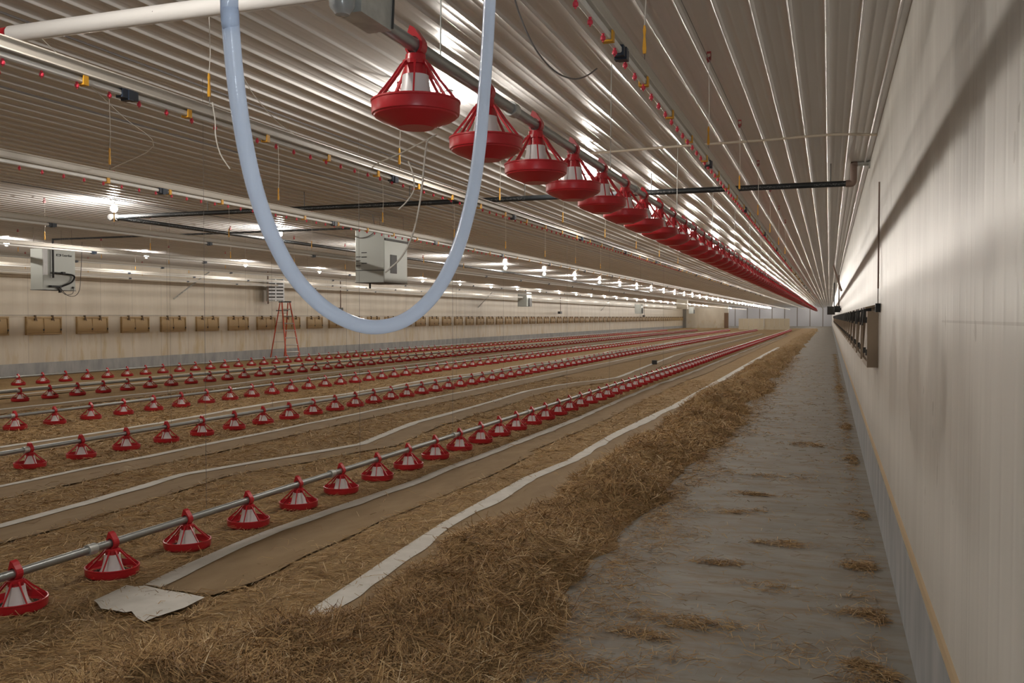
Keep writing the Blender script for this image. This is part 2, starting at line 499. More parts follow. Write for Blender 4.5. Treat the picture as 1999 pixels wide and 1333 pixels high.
# ------------------------------------------------------------------ pan feeders
PSP = 0.659
def make_feeder(ex=0.0, nk=0.0):
    # ex: grill and pan let down when the line hangs free; nk: longer neck
    r = empty('pan_feeder')
    b = MB()
    b.lathe([(0.0, 0.0), (0.065, 0.0), (0.07, 0.003), (0.128, 0.022), (0.148, 0.032), (0.150, 0.036), (0.156, 0.038), (0.158, 0.044),
             (0.158, 0.070), (0.161, 0.072), (0.161, 0.077), (0.153, 0.078), (0.151, 0.048), (0.120, 0.030), (0.060, 0.020), (0, 0.020)], 32)
    b.v = [(v[0], v[1], v[2] - ex - nk) for v in b.v]
    b.build('pan', red, r, True, 30)
    MB().lathe([(0.0, 0.024), (0.10, 0.030), (0.128, 0.042), (0.130, 0.040)], 24, (0, 0, -ex - nk)).build('feed_tray', feedtray, r, True, 40)
    MB().lathe([(0.0, 0.136), (0.047, 0.136), (0.050, 0.110), (0.058, 0.080), (0.067, 0.058), (0.082, 0.040), (0.080, 0.038)], 24, (0, 0, -nk - ex * 0.5)).build('feed_cone', white_pl, r, True, 40)
    b = MB()
    for k in range(8):
        a = 2 * PI * (k + 0.5) / 8; c, s = math.cos(a), math.sin(a)
        pts = [(0.040, 0.158 - nk), (0.052, 0.150 - nk), (0.085, 0.122 - nk - ex * .35), (0.122, 0.096 - nk - ex * .7), (0.150, 0.076 - ex - nk)]
        w = 0.0029
        t = Vector((-s, c, 0))
        vs = []
        for i, (rr, z) in enumerate(pts):
            ww = w * (1.6 if i < 2 else 1.0)
            q = Vector((rr * c, rr * s, z)); nrm = Vector((c, s, 1.2)).normalized() * 0.0045
            vs += [q + t * ww + nrm, q - t * ww + nrm, q - t * ww - nrm, q + t * ww - nrm]
        fs = []
        for i in range(len(pts) - 1):
            for j in range(4):
                fs.append((i * 4 + j, i * 4 + (j + 1) % 4, i * 4 + 4 + (j + 1) % 4, i * 4 + 4 + j))
        fs += [(3, 2, 1, 0), (16, 17, 18, 19)]
        b.add(vs, fs)
    b.lathe([(0.040, 0.150), (0.047, 0.150), (0.047, 0.162), (0.040, 0.163)], 20, (0, 0, -nk))
    b.build('grill', red, r)
    # hook-shaped saddle clamp with its red neck
    b = MB()
    b.lathe([(0, 0.130 - nk - ex * .5), (0.0415, 0.130 - nk - ex * .5), (0.039, 0.150 - nk), (0.036, 0.166), (0, 0.166)], 20)
    cx, cz, ri = 0.0, 0.192, 0.0255
    angs = np.linspace(-1.15 * PI / 1.0, 0.86 * PI, 22)
    poly_o, poly_i = [], []
    for a in angs:
        d = (math.cos(a), math.sin(a))
        # outer radius varies: pointed on top, thicker right
        ang = math.degrees(a)
        ro = 0.033 + 0.030 * math.exp(-(abs(ang - 99) / 21.0) ** 1.25) + 0.004 * math.exp(-((ang) / 40.0) ** 2)
        poly_o.append((cx + ro * d[0], cz + ro * d[1])); poly_i.append((cx + ri * d[0], cz + ri * d[1]))
    n = len(angs)
    for i in range(n - 1):
        o0, o1, i0, i1 = poly_o[i], poly_o[i + 1], poly_i[i], poly_i[i + 1]
        vs = []
        for yy in (-0.021, 0.021):
            vs += [(o0[0], yy, o0[1]), (o1[0], yy, o1[1]), (i1[0], yy, i1[1]), (i0[0], yy, i0[1])]
        fs = [(0, 1, 2, 3), (7, 6, 5, 4), (0, 4, 5, 1), (2, 6, 7, 3)]
        if i == 0: fs.append((0, 3, 7, 4))
        if i == n - 2: fs.append((1, 5, 6, 2))
        b.add(vs, fs)
    b.build('pipe_clamp', red, r, True, 35)
    for ch in KIDS[r.name]:
        for v in ch.data.vertices: v.co = (v.co.x * 0.94, v.co.y * 0.94, v.co.z * 1.15)
    return r

Z_FLOORPAN, Z_RAISED, X_RAISED = 0.006, 2.239, -1.32
Z_PIPE = 0.2208
ROWS = [(-3.96, 3.52, 'floor row nearest the straw bank', 103.5),
        (-7.56, 6.90, 'second row from the straw bank', 103.5),
        (-10.32, 9.19, 'third row from the straw bank', 101),
        (-13.72, 12.33, 'fourth row from the straw bank', 100),
        (-16.98, 15.22, 'row nearest the inlet wall', 100)]
spots = []
yy = 2.775; i = 0
while yy < 103:
    spots.append((X_RAISED, yy, Z_RAISED, 'raised row under the ceiling', i)); yy += PSP; i += 1
for X, y0, nm, ye in ROWS:
    yy = y0; i = 0
    while yy < ye:
        spots.append((X, yy, Z_FLOORPAN, nm, i)); yy += PSP; i += 1
spots = [(depth_of((s[0], s[1], 1.5)),) + s for s in spots]
spots.sort(key=lambda s: s[0])
feeder0 = make_feeder()
feederR = make_feeder(0.032, 0.014)
used = set()
near_spots, far_spots = spots[:300], spots[300:]
# a one-piece version for pans too small to show their parts
def merged_feeder_mesh(root):
    vs, fs, mi, mats = [], [], [], []
    for ch in KIDS[root.name]:
        me = ch.data; o = len(vs)
        vs += [tuple(v.co) for v in me.vertices]
        if me.materials[0] not in mats: mats.append(me.materials[0])
        k = mats.index(me.materials[0])
        for p_ in me.polygons:
            fs.append(tuple(i_ + o for i_ in p_.vertices)); mi.append(k)
    me = bpy.data.meshes.new('pan_feeder_small'); me.from_pydata(vs, [], fs)
    for m_ in mats: me.materials.append(m_)
    me.polygons.foreach_set('material_index', mi)
    me.polygons.foreach_set('use_smooth', [True] * len(fs)); me.set_sharp_from_angle(angle=math.radians(30))
    me.update(); return me
small_me = merged_feeder_mesh(feeder0); small_meR = merged_feeder_mesh(feederR)
for n_, (dz, X, Y, Z, rown, i) in enumerate(near_spots):
    raised = Z > 1
    proto = feederR if raised else feeder0
    if proto.name not in used:
        o = proto; used.add(proto.name)
    elif n_ < 150:
        o = copy_tree(proto)
    else:
        o = bpy.data.objects.new('pan_feeder', small_meR if raised else small_me); COL.objects.link(o)
    o.location = (X, Y, Z)
    tilt = 0.0 if raised else 0.015
    jr = random.Random(n_ * 7 + 1)
    o.rotation_euler = (jr.uniform(-1, 1) * tilt, jr.uniform(-1, 1) * tilt, 0)
    if i < 24:
        lab = 'red pan feeder, %s from the near end of the %s' % (ORD[i], rown)
    else:
        lab = 'red pan feeder past the twenty-fourth of the %s' % rown
    tag(o, lab, 'feeder', 'pan feeders of the ' + rown)
# the rest, one object
def low_feeder():
    b = MB()
    b.lathe([(0, 0), (0.065, 0), (0.141, 0.036), (0.151, 0.082), (0.142, 0.079), (0.11, 0.03), (0, 0.024)], 12, m=0)
    b.lathe([(0.045, 0.14), (0.053, 0.08), (0.074, 0.04)], 8, m=1)
    b.lathe([(0.040, 0.135), (0.040, 0.175), (0.03, 0.21), (0.0, 0.265)], 6, m=0)
    for k in range(8):
        a = 2 * PI * (k + .5) / 8; c, s = math.cos(a), math.sin(a)
        b.tube([(0.045 * c, 0.045 * s, 0.155), (0.142 * c, 0.142 * s, 0.08)], 0.0045, 3, False, m=0)
    return b
lf = low_feeder()
B = MB()
for dz, X, Y, Z, rown, i in far_spots:
    B.add([(v[0] + X, v[1] + Y, v[2] + Z - (0.07 if Z > 1 and v[2] < 0.13 else 0.0)) for v in lf.v], lf.f)
    B.mi[-len(lf.mi):] = lf.mi
tag(B.build('distant_pan_feeders', [red, white_pl], None, True, 30), 'far ends of the red feeder rows dwindling towards the end wall', 'feeders', None, 'stuff')

# feed pipes
def feed_pipe(X, z, y0, y1, label):
    r = empty('feed_pipe', (X, y0, z))
    MB().tube([(0, 0, 0), (0, y1 - y0, 0)], 0.0232, 16).build('pipe', galv_pipe, r, True, 40)
    y = 0.33 * PSP + 0.33; 
    k = 0
    j0 = MB()
    proto = None
    y = 1.25
    while y < min(y1 - y0, 45):
        if proto is None:
            proto = MB().lathe([(0.0235, -0.03), (0.032, -0.03), (0.032, 0.03), (0.0235, 0.03)], 14).build('pipe_joint', galv, r, True, 40)
            proto.rotation_euler = (PI / 2, 0, 0); proto.location = (0, y, 0)
        else:
            q = proto.copy(); COL.objects.link(q); q.location = (0, y, 0)
        y += PSP * 4
    tag(r, label, 'pipe', 'galvanised feed pipes')
    return r
ROWNAMES = ['carrying the floor pan row nearest the straw bank', 'of the second floor pan row from the straw bank', 'of the third floor pan row from the straw bank',
            'of the fourth floor pan row from the straw bank', 'of the floor pan row nearest the inlet wall']
for (X, y0, nm, ye), rn in zip(ROWS, ROWNAMES):
    feed_pipe(X, Z_FLOORPAN + Z_PIPE, y0 - 0.75 if X > -5 else y0 - 1.3, ye + .3, 'long galvanised feed pipe ' + rn)
feed_pipe(X_RAISED, Z_RAISED + Z_PIPE, 2.505, 103.3, 'galvanised feed pipe holding the raised red pans under the ceiling')

# ------------------------------------------------------------------ nipple drinker lines
PULLEY_Z = ZC - 0.03
def make_nipple():
    b = MB(); b.lathe([(0, 0.0), (0.005, 0.0), (0.005, -0.007), (0.0082, -0.009), (0.0092, -0.015), (0.0082, -0.021), (0.003, -0.0235), (0.0025, -0.028), (0, -0.028)], 8)
    return b
nip_me = None
def drinker(X, z, y0, y1, label, nnip, ncoup, nclip, coup0, clip0, ramp_z=None):
    global nip_me
    r = empty('drinker_line', (X, y0, z))
    L = y1 - y0
    b = MB(); w = 0.0115
    b.prism([(-w, -w * .6), (-w * .6, -w), (w * .6, -w), (w, -w * .6), (w, w * .6), (w * .6, w), (-w * .6, w), (-w, w * .6)], 0, L)
    b.build('water_pipe', waterpipe, r)
    b = MB()
    zz = 0.018
    b.prism([(-0.017, zz), (0.017, zz), (0.019, zz + .004), (0.012, zz + .012), (0.010, zz + .040), (0.016, zz + .046), (0.014, zz + .052), (-0.014, zz + .052), (-0.016, zz + .046), (-0.010, zz + .040), (-0.012, zz + .012), (-0.019, zz + .004)], 0, L)
    b.build('support_rail', alu, r, True, 30)
    pn = None
    for k in range(nnip):
        yk = 0.07 + k * 0.168
        if pn is None:
            pn = make_nipple().build('nipple', pinkred, r, True, 50)
        q = pn if k == 0 else pn.copy()
        if k: COL.objects.link(q)
        q.location = (0, yk, -0.0116)
    pc = None
    for k in range(ncoup):
        yk = coup0 - y0 + k * 2.44
        if pc is None:
            bb = MB(); bb.box((-0.018, -0.045, -0.02), (0.018, 0.045, 0.0165)); bb.box((-0.022, -0.014, -0.026), (0.022, 0.014, 0.0165));
            pc = bb.build('coupling', navy, r)
        q = pc if k == 0 else pc.copy()
        if k: COL.objects.link(q)
        q.location = (0, yk, 0)
    pl = None
    for k in range(nclip):
        yk = clip0 - y0 + k * 0.61
        if pl is None:
            bb = MB(); bb.box((0.0135, -0.013, -0.016), (0.019, 0.013, 0.017)); bb.box((-0.019, -0.013, -0.016), (-0.0135, 0.013, 0.017)); bb.box((-0.019, -0.013, -0.0195), (0.019, 0.013, -0.0135))
            pl = bb.build('clip', yellow, r)
        q = pl if k == 0 else pl.copy()
        if k: COL.objects.link(q)
        q.location = (0, yk, 0)
    tag(r, label, 'drinker line', 'raised drinker lines')
    return r
DL = [(-0.70, 2.48, 1.80, 118, 'white nipple drinker line with red nipples nearest the right-hand pale wall', 100, 14, 40, 3.15, 2.95),
      (-2.78, 2.48, 1.20, 118, 'white nipple drinker line passing under the white auger pipe, left of the raised pans', 100, 16, 40, 3.05, 2.81),
      (-4.65, 2.48, 0.6, 118, 'second drinker line left of the raised feeder pans, crossing behind the hose', 75, 14, 30, 5.44, 4.9),
      (-7.40, 2.48, 1.2, 118, 'drinker line just right of the bend in the black gas pipe', 0, 12, 0, 7.06, 6),
      (-9.98, 2.48, 1.2, 118, 'drinker line crossing in front of the left box heater', 0, 12, 0, 10.25, 6),
      (at(0, 499, 'z', 2.65).x, 2.65, 1.2, 118, 'drinker line next behind the left box heater', 0, 10, 0, 11.5, 6),
      (at(0, 517, 'z', 2.65).x, 2.65, 1.2, 118, 'second drinker line from the wall of tan inlets', 0, 10, 0, 13.2, 6),
      (at(0, 529, 'z', 2.65).x, 2.65, 1.2, 118, 'drinker line nearest the wall of tan inlets', 0, 10, 0, 13.2, 6)]
for d in DL: drinker(*d)

# hanger cords with yellow adjusters and red ceiling pulleys
def make_hanger():
    r = empty('hanger_cord')
    # origin at ceiling; drinker rail top at z=-(ZC-2.55)
    zb = -(ZC - 2.552)
    MB().tube([(0, 0, -0.075), (0.004, 0.006, (zb) * .6), (0, 0, zb + 0.152)], 0.0021, 5).build('cord', cordm, r)
    b = MB()
    b.prism([(-0.006, zb + 0.045), (0.006, zb + 0.045), (0.0075, zb + 0.065), (0.0035, zb + 0.115), (0.006, zb + 0.135), (0.003, zb + 0.155), (-0.003, zb + 0.155), (-0.006, zb + 0.135), (-0.0035, zb + 0.115), (-0.0075, zb + 0.065)], -0.004, 0.004)
    b.build('adjuster', yellow, r)
    MB().tube([(0.001, 0, zb + 0.046), (0, 0, zb)], 0.0015, 5).build('hook', dkgrey, r)
    b = MB(); b.lathe([(0, -0.008), (0.020, -0.008), (0.014, 0), (0.020, 0.008), (0, 0.008)], 12)
    b.v = [(v[2], v[0], v[1] - 0.062) for v in b.v]
    b.box((-0.013, -0.006, -0.065), (-0.010, 0.006, -0.018)); b.box((0.010, -0.006, -0.065), (0.013, 0.006, -0.018)); b.box((-0.013, -0.006, -0.024), (0.013, 0.006, -0.014))
    b.build('pulley', redd, r, True, 40)
    return r
hang0 = make_hanger(); fh = True
HN = [('drinker line nearest the right-hand wall', 3.57, 7), ('drinker line under the white auger pipe', 3.58, 8), ('drinker line crossing behind the hose', 4.93, 8),
      ('drinker line right of the gas pipe bend', 7.9, 6), ('drinker line in front of the left heater', 9.4, 7), ('drinker line next behind the left heater', 12.6, 4),
      ('second drinker line from the inlet wall', 14.3, 4), ('drinker line nearest the inlet wall', 15.0, 4)]
for d, (nm, y0, n) in zip(DL, HN):
    for k in range(n):
        o = hang0 if fh else copy_tree(hang0)
        fh = False
        if d[1] > 2.6: o.scale = (1, 1, (ZC - d[1] - .072) / (ZC - 2.552))
        o.location = (d[0], y0 + 2.0 * k + 0.05 * math.sin(k * 3.1), ZC - 0.004)
        tag(o, 'yellow-adjuster cord, %s along the %s' % (ORD[k], nm), 'cord', 'hanger cords of the ' + nm)

# winch cables running along the ceiling above the near lines
for X, nm in ((-0.70, 'nearest the right-hand wall'), (-4.05, 'left of the white auger pipe end'), (-5.35, 'between the near and the middle lamp row'), (-9.05, 'beside the middle lamp row')):
    o = MB().tube([(X + 0.01, 0.5, ZC - 0.088 if X > -1 else ZC - .05), (X + 0.01, 60, ZC - 0.088 if X > -1 else ZC - .05)], 0.0022 if X > -1 else 0.007, 6).build('winch_cable', cordg)
    tag(o, 'dark winch cable along the ceiling ' + nm, 'cable', 'ceiling winch cables')

# thin cables from the ceiling down to the feed pipes on the floor
for (X, y0_, n_, nm) in ((-3.99, 5.07, 7, 'feed pipe nearest the straw bank'), (-7.59, 9.0, 5, 'second feed pipe from the straw bank'), (-10.35, 12.2, 4, 'third feed pipe from the straw bank')):
    for k in range(n_):
        y = y0_ + 2.13 * k * (1 if k < 3 else 1.4)
        o = MB().tube([(X, y, Z_FLOORPAN + Z_PIPE + 0.025), (X, y, ZC - 0.02)], 0.0016, 4).build('suspension_cable', cordg)
        tag(o, 'thin vertical cable, %s along the %s' % (ORD[k], nm), 'cable', 'cables of the ' + nm)
# wires holding the raised feed pipe
for k in range(8):
    y = 2.98 + k * 2.65
    o = MB().tube([(X_RAISED, y, Z_RAISED + 0.2445), (X_RAISED + .004, y + .01, ZC - 0.018)], 0.0026, 5).build('support_wire', galv)
    tag(o, 'grey support wire, %s from the near end, holding the raised feed pipe' % ORD[k], 'wire', 'wires of the raised feed pipe')

# ------------------------------------------------------------------ raised line hopper, auger fill pipe
hp = empty('feed_hopper', (X_RAISED, 2.31, Z_RAISED + Z_PIPE))
b = MB()
zt = ZC - (Z_RAISED + Z_PIPE) - 0.03
sec = [(-0.030, -0.036), (0.050, -0.036), (0.055, 0.05), (0.055, 0.16), (0.08, zt), (-0.30, zt), (-0.075, 0.05)]
b.prism(sec, 0.0, 0.19)
hb = b.build('bin', galv, hp)
MB().tube([(0.053, 0.19, -0.03), (0.057, 0.19, 0.05), (0.057, 0.19, 0.16), (0.082, 0.19, zt)], 0.004, 5).build('seam_flange', dkgrey, hp)
b = MB(); b.tube([(0.0, -0.09, 0.012), (0.0, -0.003, 0.012)], 0.028, 18); b.tube([(0.0, -0.115, 0.012), (0.0, -0.09, 0.012)], [0.020, 0.025], 18)
b.tube([(0.0, -0.118, 0.012), (0.0, -0.113, 0.012)], 0.009, 10)
b.build('drive_motor', motor, hp, True, 40)
clear = M('clear_plastic', (0.75, 0.78, 0.80), 0.15, Transmission_Weight=0.6)
b = MB(); b.lathe([(0.0, -0.012), (0.02, -0.010), (0.036, 0.012), (0.038, 0.035), (0.035, 0.035), (0.033, 0.012), (0.0, -0.006)], 16, (0.012, -0.040, -0.045))
b.build('sight_cup', clear, hp, True, 40)
tag(hp, 'galvanised feed hopper with green-grey motor above the first raised pan', 'hopper')

za = 2.905
pa = at(22, 67, 'z', za)
auger_y = pa.y
ap = empty('auger_pipe', (pa.x, pa.y, za))
MB().tube([(0, 0, 0), (XR - pa.x - 0.6, 0, 0)], 0.039, 20).build('tube', pvc, ap, True, 40)
for q in (0.87, 1.42, 1.62):
    MB().tube([(q, -0.0, 0.0395), (q + 0.004, 0.0395 * .7, 0.02), (q + .004, 0.0396, 0), (q, 0.0, -0.0396), (q - .002, -0.0396, 0), (q, 0, 0.0395)], 0.0015, 5).build('tie_wire', cordg, ap)
MB().tube([(-0.075, 0, 0), (0.0, 0, 0)], 0.031, 18).build('coupler', redd, ap, True, 40)
b = MB()
b.tube([(-0.20, 0, 0), (-0.02, 0, 0)], 0.0355, 18)
b.tube([(-0.135, 0, -0.02), (-0.135, 0, -0.13), (-0.135, 0, -0.17)], [0.031, 0.034, 0.045], 18)
b.build('outlet_drop', red, ap, True, 40)
MB().tube([(-0.135, 0, -0.168), (-0.135, 0, -0.42)], 0.036, 16).build('drop_tube', pvc, ap, True, 40)
tag(ap, 'thick white auger pipe crossing the top left with a red outlet drop', 'pipe')

# clear hose loop
hp_px = [(447, -25, 1.42), (449, 20, 1.42), (451, 60, 1.43), (458, 140, 1.45), (468, 220, 1.47), (483, 305, 1.5), (503, 385, 1.53), (532, 463, 1.56), (575, 540, 1.6), (630, 598, 1.64), (690, 631, 1.68), (742, 638, 1.72),
         (795, 622, 1.76), (845, 578, 1.8), (882, 515, 1.84), (908, 440, 1.88), (926, 360, 1.91), (938, 270, 1.94), (946, 170, 1.97), (952, 80, 1.99), (956, 0, 2.0), (957, -30, 2.0)]
pts = [atz(*q) for q in hp_px]
pts[0:0] = [Vector((pts[0].x - .01, pts[0].y + .01, ZC - 0.03)), Vector((pts[0].x - .004, pts[0].y, 2.7))]
pts.append(Vector((-0.70, pts[-1].y + 0.0, 2.43)))
def catmull(P, n=6):
    out = []
    Q = [P[0] * 2 - P[1]] + P + [P[-1] * 2 - P[-2]]
    for i in range(1, len(Q) - 2):
        p0, p1, p2, p3 = Q[i - 1:i + 3]
        for k in range(n):
            t = k / n
            out.append(0.5 * ((2 * p1) + (p2 - p0) * t + (2 * p0 - 5 * p1 + 4 * p2 - p3) * t * t + (3 * p1 - p0 - 3 * p2 + p3) * t ** 3))
    out.append(P[-1]); return out
hose = MB().tube(catmull(pts, 6), 0.0138, 20).build('hose', hose_m, None, True)
tag(hose, 'translucent milky hose hanging in a big U in the foreground', 'hose')
rg = empty('water_regulator', (-0.70, 1.78, 2.43))
MB().lathe([(0, -0.0), (0.028, 0.0), (0.032, 0.01), (0.032, 0.05), (0.02, 0.06), (0, 0.06)], 18, (0.04, 0.045, -0.02)).build('bowl', red, rg, True, 40)
MB().lathe([(0, 0.06), (0.022, 0.06), (0.022, 0.13), (0, 0.14)], 14, (0.04, 0.045, -0.02)).build('cap', black, rg, True, 40)
tag(rg, 'red regulator bowl at the top right of the hose loop', 'regulator')

# ------------------------------------------------------------------ gas pipe
GY, GZ = 10.12, 2.95
GXL = -9.5
gp = empty('gas_pipe', (0.0, GY, GZ))
MB().tube([(0.19, 0, 0), (GXL, 0, 0)], 0.031, 14).build('cross_run', gaspipe, gp, True, 40)
MB().tube([(GXL, 0.0, 0), (GXL, 40, 0)], 0.031, 14).build('long_run', gaspipe, gp, True, 40)
b = MB(); b.tube([(GXL + .07, 0, 0), (GXL - .06, 0, 0)], 0.045, 14); b.tube([(GXL, 0.09, 0), (GXL, -.05, 0)], 0.045, 14)
b.build('tee', dkgrey, gp, True, 40)
b = MB(); b.tube(catmull([Vector((0.15, 0, 0)), Vector((0.205, 0, 0.0)), Vector((0.225, 0, 0.03)), Vector((0.225, 0, 0.17)), Vector((0.232, 0, 0.20)), Vector((0.262, 0, 0.205))], 4), 0.036, 14)
b.build('elbow', rust, gp, True, 40)
b = MB(); b.tube([(0.262, 0, 0.205), (0.374, 0, 0.205)], 0.029, 14); b.tube([(0.372, 0, 0.205), (0.3845, 0, 0.205)], 0.06, 16)
b.build('wall_flange', galv, gp, True, 40)
for xq in (-1.9, -3.4, -4.9, -6.4, -7.9, 0.0):
    MB().tube([(xq, 0, 0.03), (xq, 0, ZC - GZ - 0.004)], 0.005, 6).build('hanger_rod', dkgrey, gp)
tag(gp, 'black gas pipe crossing under the ceiling from the right wall and turning away', 'pipe')
sp = empty('gas_branch_pipe', (0, 12.622, 2.95))
MB().tube([(-13.214, 0, 0), (GXL - 0.06, 0, 0)], 0.016, 10).build('left_run', gaspipe, sp, True, 40)
MB().tube([(GXL + 0.06, 0, 0), (-7.05, 0, 0)], 0.016, 10).build('right_run', gaspipe, sp, True, 40)
MB().tube([(-13.214, 0, 0.015), (-13.214, 0, -0.05), (-13.214, 0, -0.152)], 0.018, 10).build('drop', gaspipe, sp, True, 40)
tag(sp, 'thin black branch pipe from the gas pipe down to the left heater', 'pipe')

# ------------------------------------------------------------------ box heaters
def lettering(txt, size, parent, loc, rot, mat):
    cu = bpy.data.curves.new('lettering', 'FONT'); cu.body = txt; cu.size = size; cu.extrude = 0.0015
    tmp = bpy.data.objects.new('lettering_curve', cu); COL.objects.link(tmp)
    me = bpy.data.meshes.new_from_object(tmp.evaluated_get(bpy.context.evaluated_depsgraph_get()))
    bpy.data.objects.remove(tmp); me.materials.clear(); me.materials.append(mat)
    o = bpy.data.objects.new('lettering', me); COL.objects.link(o); o.parent = parent; o.location = loc; o.rotation_euler = rot
    return o
def heater(loc, a, bb, h, label, style):
    """box heater; a along X, bb along Y, origin bottom centre"""
    r = empty('box_heater', loc)
    b = MB()
    c = 0.012
    b.prism([(-a / 2, -bb / 2 + c), (-a / 2 + c, -bb / 2), (a / 2 - c, -bb / 2), (a / 2, -bb / 2 + c), (a / 2, bb / 2 - c), (a / 2 - c, bb / 2), (-a / 2 + c, bb / 2), (-a / 2, bb / 2 - c)], 0, h, 'z')
    b.build('casing', casing, r)
    MB().box((-a / 2 - .004, -bb / 2 - .004, -0.008), (a / 2 + .004, bb / 2 + .004, -0.0005)).build('bottom_tray', dkgrey, r)
    for sx in (-1, 1):
        for sy in (-1, 1):
            MB().tube([(sx * a * .42, sy * bb * .42, h), (sx * a * .42, sy * bb * .42, ZC - loc[2] - 0.004)], 0.003, 5).build('hanging_chain', cordg, r)
    if style == 0:
        x = a / 2 + 0.001
        MB().prism([(-bb / 2 - .004, 0.35 * h), (-bb / 2 + .085, 0.35 * h), (-bb / 2 + .085, h), (-bb / 2 - .004, h)], x, x + 0.016, 'x').build('corner_cover', louvre, r)
        xx = x + 0.035
        b = MB(); b.tube([(xx, -bb * .20 - .03, h + 0.02), (xx, -bb * .20 - .03, h * .29)], 0.017, 10); b.build('supply_pipe', black, r, True, 40)
        b = MB(); b.tube(catmull([Vector((xx, -bb * .2 - .03, h * .42)), Vector((xx, 0.06, h * .40)), Vector((xx, bb * .34, h * .385)), Vector((xx, bb * .41, h * .32)), Vector((xx, bb * .30, h * .19)), Vector((xx, bb * .02, h * .09))], 5), 0.015, 9)
        b.box((xx - .02, bb * .02, h * .395), (xx + .02, bb * .11, h * .45)); b.build('gas_hose', black, r, True, 40)
        b = MB(); b.box((x, -bb * .33, h * .06), (x + .06, -bb * .01, h * .105)); b.box((x + .01, -bb * .06, -0.05), (x + .045, -bb * .01, h * .06)); b.build('gas_valve', black, r)
        MB().tube([(x, bb * .40, h * .07), (x + .02, bb * .40, h * .07)], 0.018, 10).build('knob', black, r)
        b = MB(); b.tube(catmull([Vector((x + .04, -bb * .05, h * .07)), Vector((x + .05, bb * .15, -0.09)), Vector((x + .05, bb * .40, -0.10)), Vector((x + .04, bb * .56, 0.02)), Vector((x + .02, bb * .64, h * .45)), Vector((x, bb * .72, h * 1.25))], 6), 0.006, 6)
        b.tube(catmull([Vector((x + .04, -bb * .1, h * .05)), Vector((x + .05, bb * .1, -0.08)), Vector((x + .05, bb * .32, -0.06)), Vector((x + .02, bb * .40, h * .06))], 6), 0.006, 6)
        b.build('power_cable', cordg, r)
        b = MB(); b.box((x, -bb * .10, h * .875), (x + .002, bb * .045, h * .890)); b.box((x, -bb * .10, h * .835), (x + .002, bb * .045, h * .850)); b.box((x, -bb * .10, h * .845), (x + .002, -bb * .07, h * .88)); b.box((x, bb * .015, h * .845), (x + .002, bb * .045, h * .88))
        b.build('logo', black, r)
        lettering('Guardian', 0.062, r, (x + .001, bb * .075, h * .838), (PI / 2, 0, PI / 2), black)
    elif style == 1:
        y = -bb / 2 - 0.001
        zl = [0.585, 0.49, 0.375]
        b = MB()
        for zq in (0.57, 0.485, 0.365): b.box((-a * .28, y - .004, h * (zq - .009)), (-a * .10, y, h * (zq + .009)))
        for zq in (0.49, 0.415, 0.32): b.box((-a * .47, y - .004, h * (zq - .009)), (-a * .32, y, h * (zq + .009)))
        b.build('vent_slots', dkgrey, r)
        MB().box((-a / 2, y - .003, h * .222), (a / 2, y, h * .236)).build('panel_seam', dkgrey, r)
        x = a / 2 + .001
        b = MB(); b.box((x, -bb * .25, h * .18), (x + .004, bb * .02, h * .54)); b.build('control_window', black, r)
        MB().box((x, -bb * .5, h * .80), (x + .02, bb * .5, h * .84)).build('top_flap', dkgrey, r)
        MB().tube([(-0.05, y + 0.1, -0.01), (-0.05, y + .1, -0.09)], 0.016, 8).build('gas_inlet', black, r)
        MB().tube(catmull([Vector((-a * .5, y - .02, h * .90)), Vector((-a * .33, y - .03, h * .85)), Vector((0.0, y - .03, h * .88)), Vector((a * .2, y - .02, h * 1.0)), Vector((a * .1, y, h * 1.3))], 5), 0.006, 6).build('power_cable', cordg, r)
    else:
        x = a / 2
        MB().box((x, -bb * .1, 0.0), (x + .05, bb * .45, h * .6)).build('gas_fittings', dkgrey, r)
    return tag(r, label, 'heater', 'hanging box heaters')
pH1 = at(111, 567, 'y', 12.72)
heater((-13.40, 12.80, 2.045), 0.30, 0.74, 0.735, 'grey box heater with a maker\'s logo and black gas hose, hanging at the far left', 0)
heater((-6.66, 12.75, 2.085), 0.50, 0.80, 0.80, 'grey box heater with vent slots hanging behind the right side of the hose', 1)
for px, py, dpt, lab in ((1024, 598, 52, 'small distant box heater below the lamps, left of the hanging dark sensor'), (1247, 612, 78, 'small distant box heater under the lamps, over the far inlets'), (1350, 612, 108, 'tiny pale box heater beside the partition in the far corner')):
    c = atz(px, py, dpt)
    heater((c.x, c.y, c.z), 0.55, 0.85, 0.80, lab, 2)
# wide pale header box far down the middle
c = atz(1332, 592, 78)
o = MB().box((c.x - .45, c.y - .3, c.z - .5), (c.x + .45, c.y + .3, ZC - .03)).build('ceiling_duct', M('pale_duct', (0.66, 0.62, 0.52), 0.5))
tag(o, 'pale ceiling duct box interrupting the middle lamp row far away', 'duct')

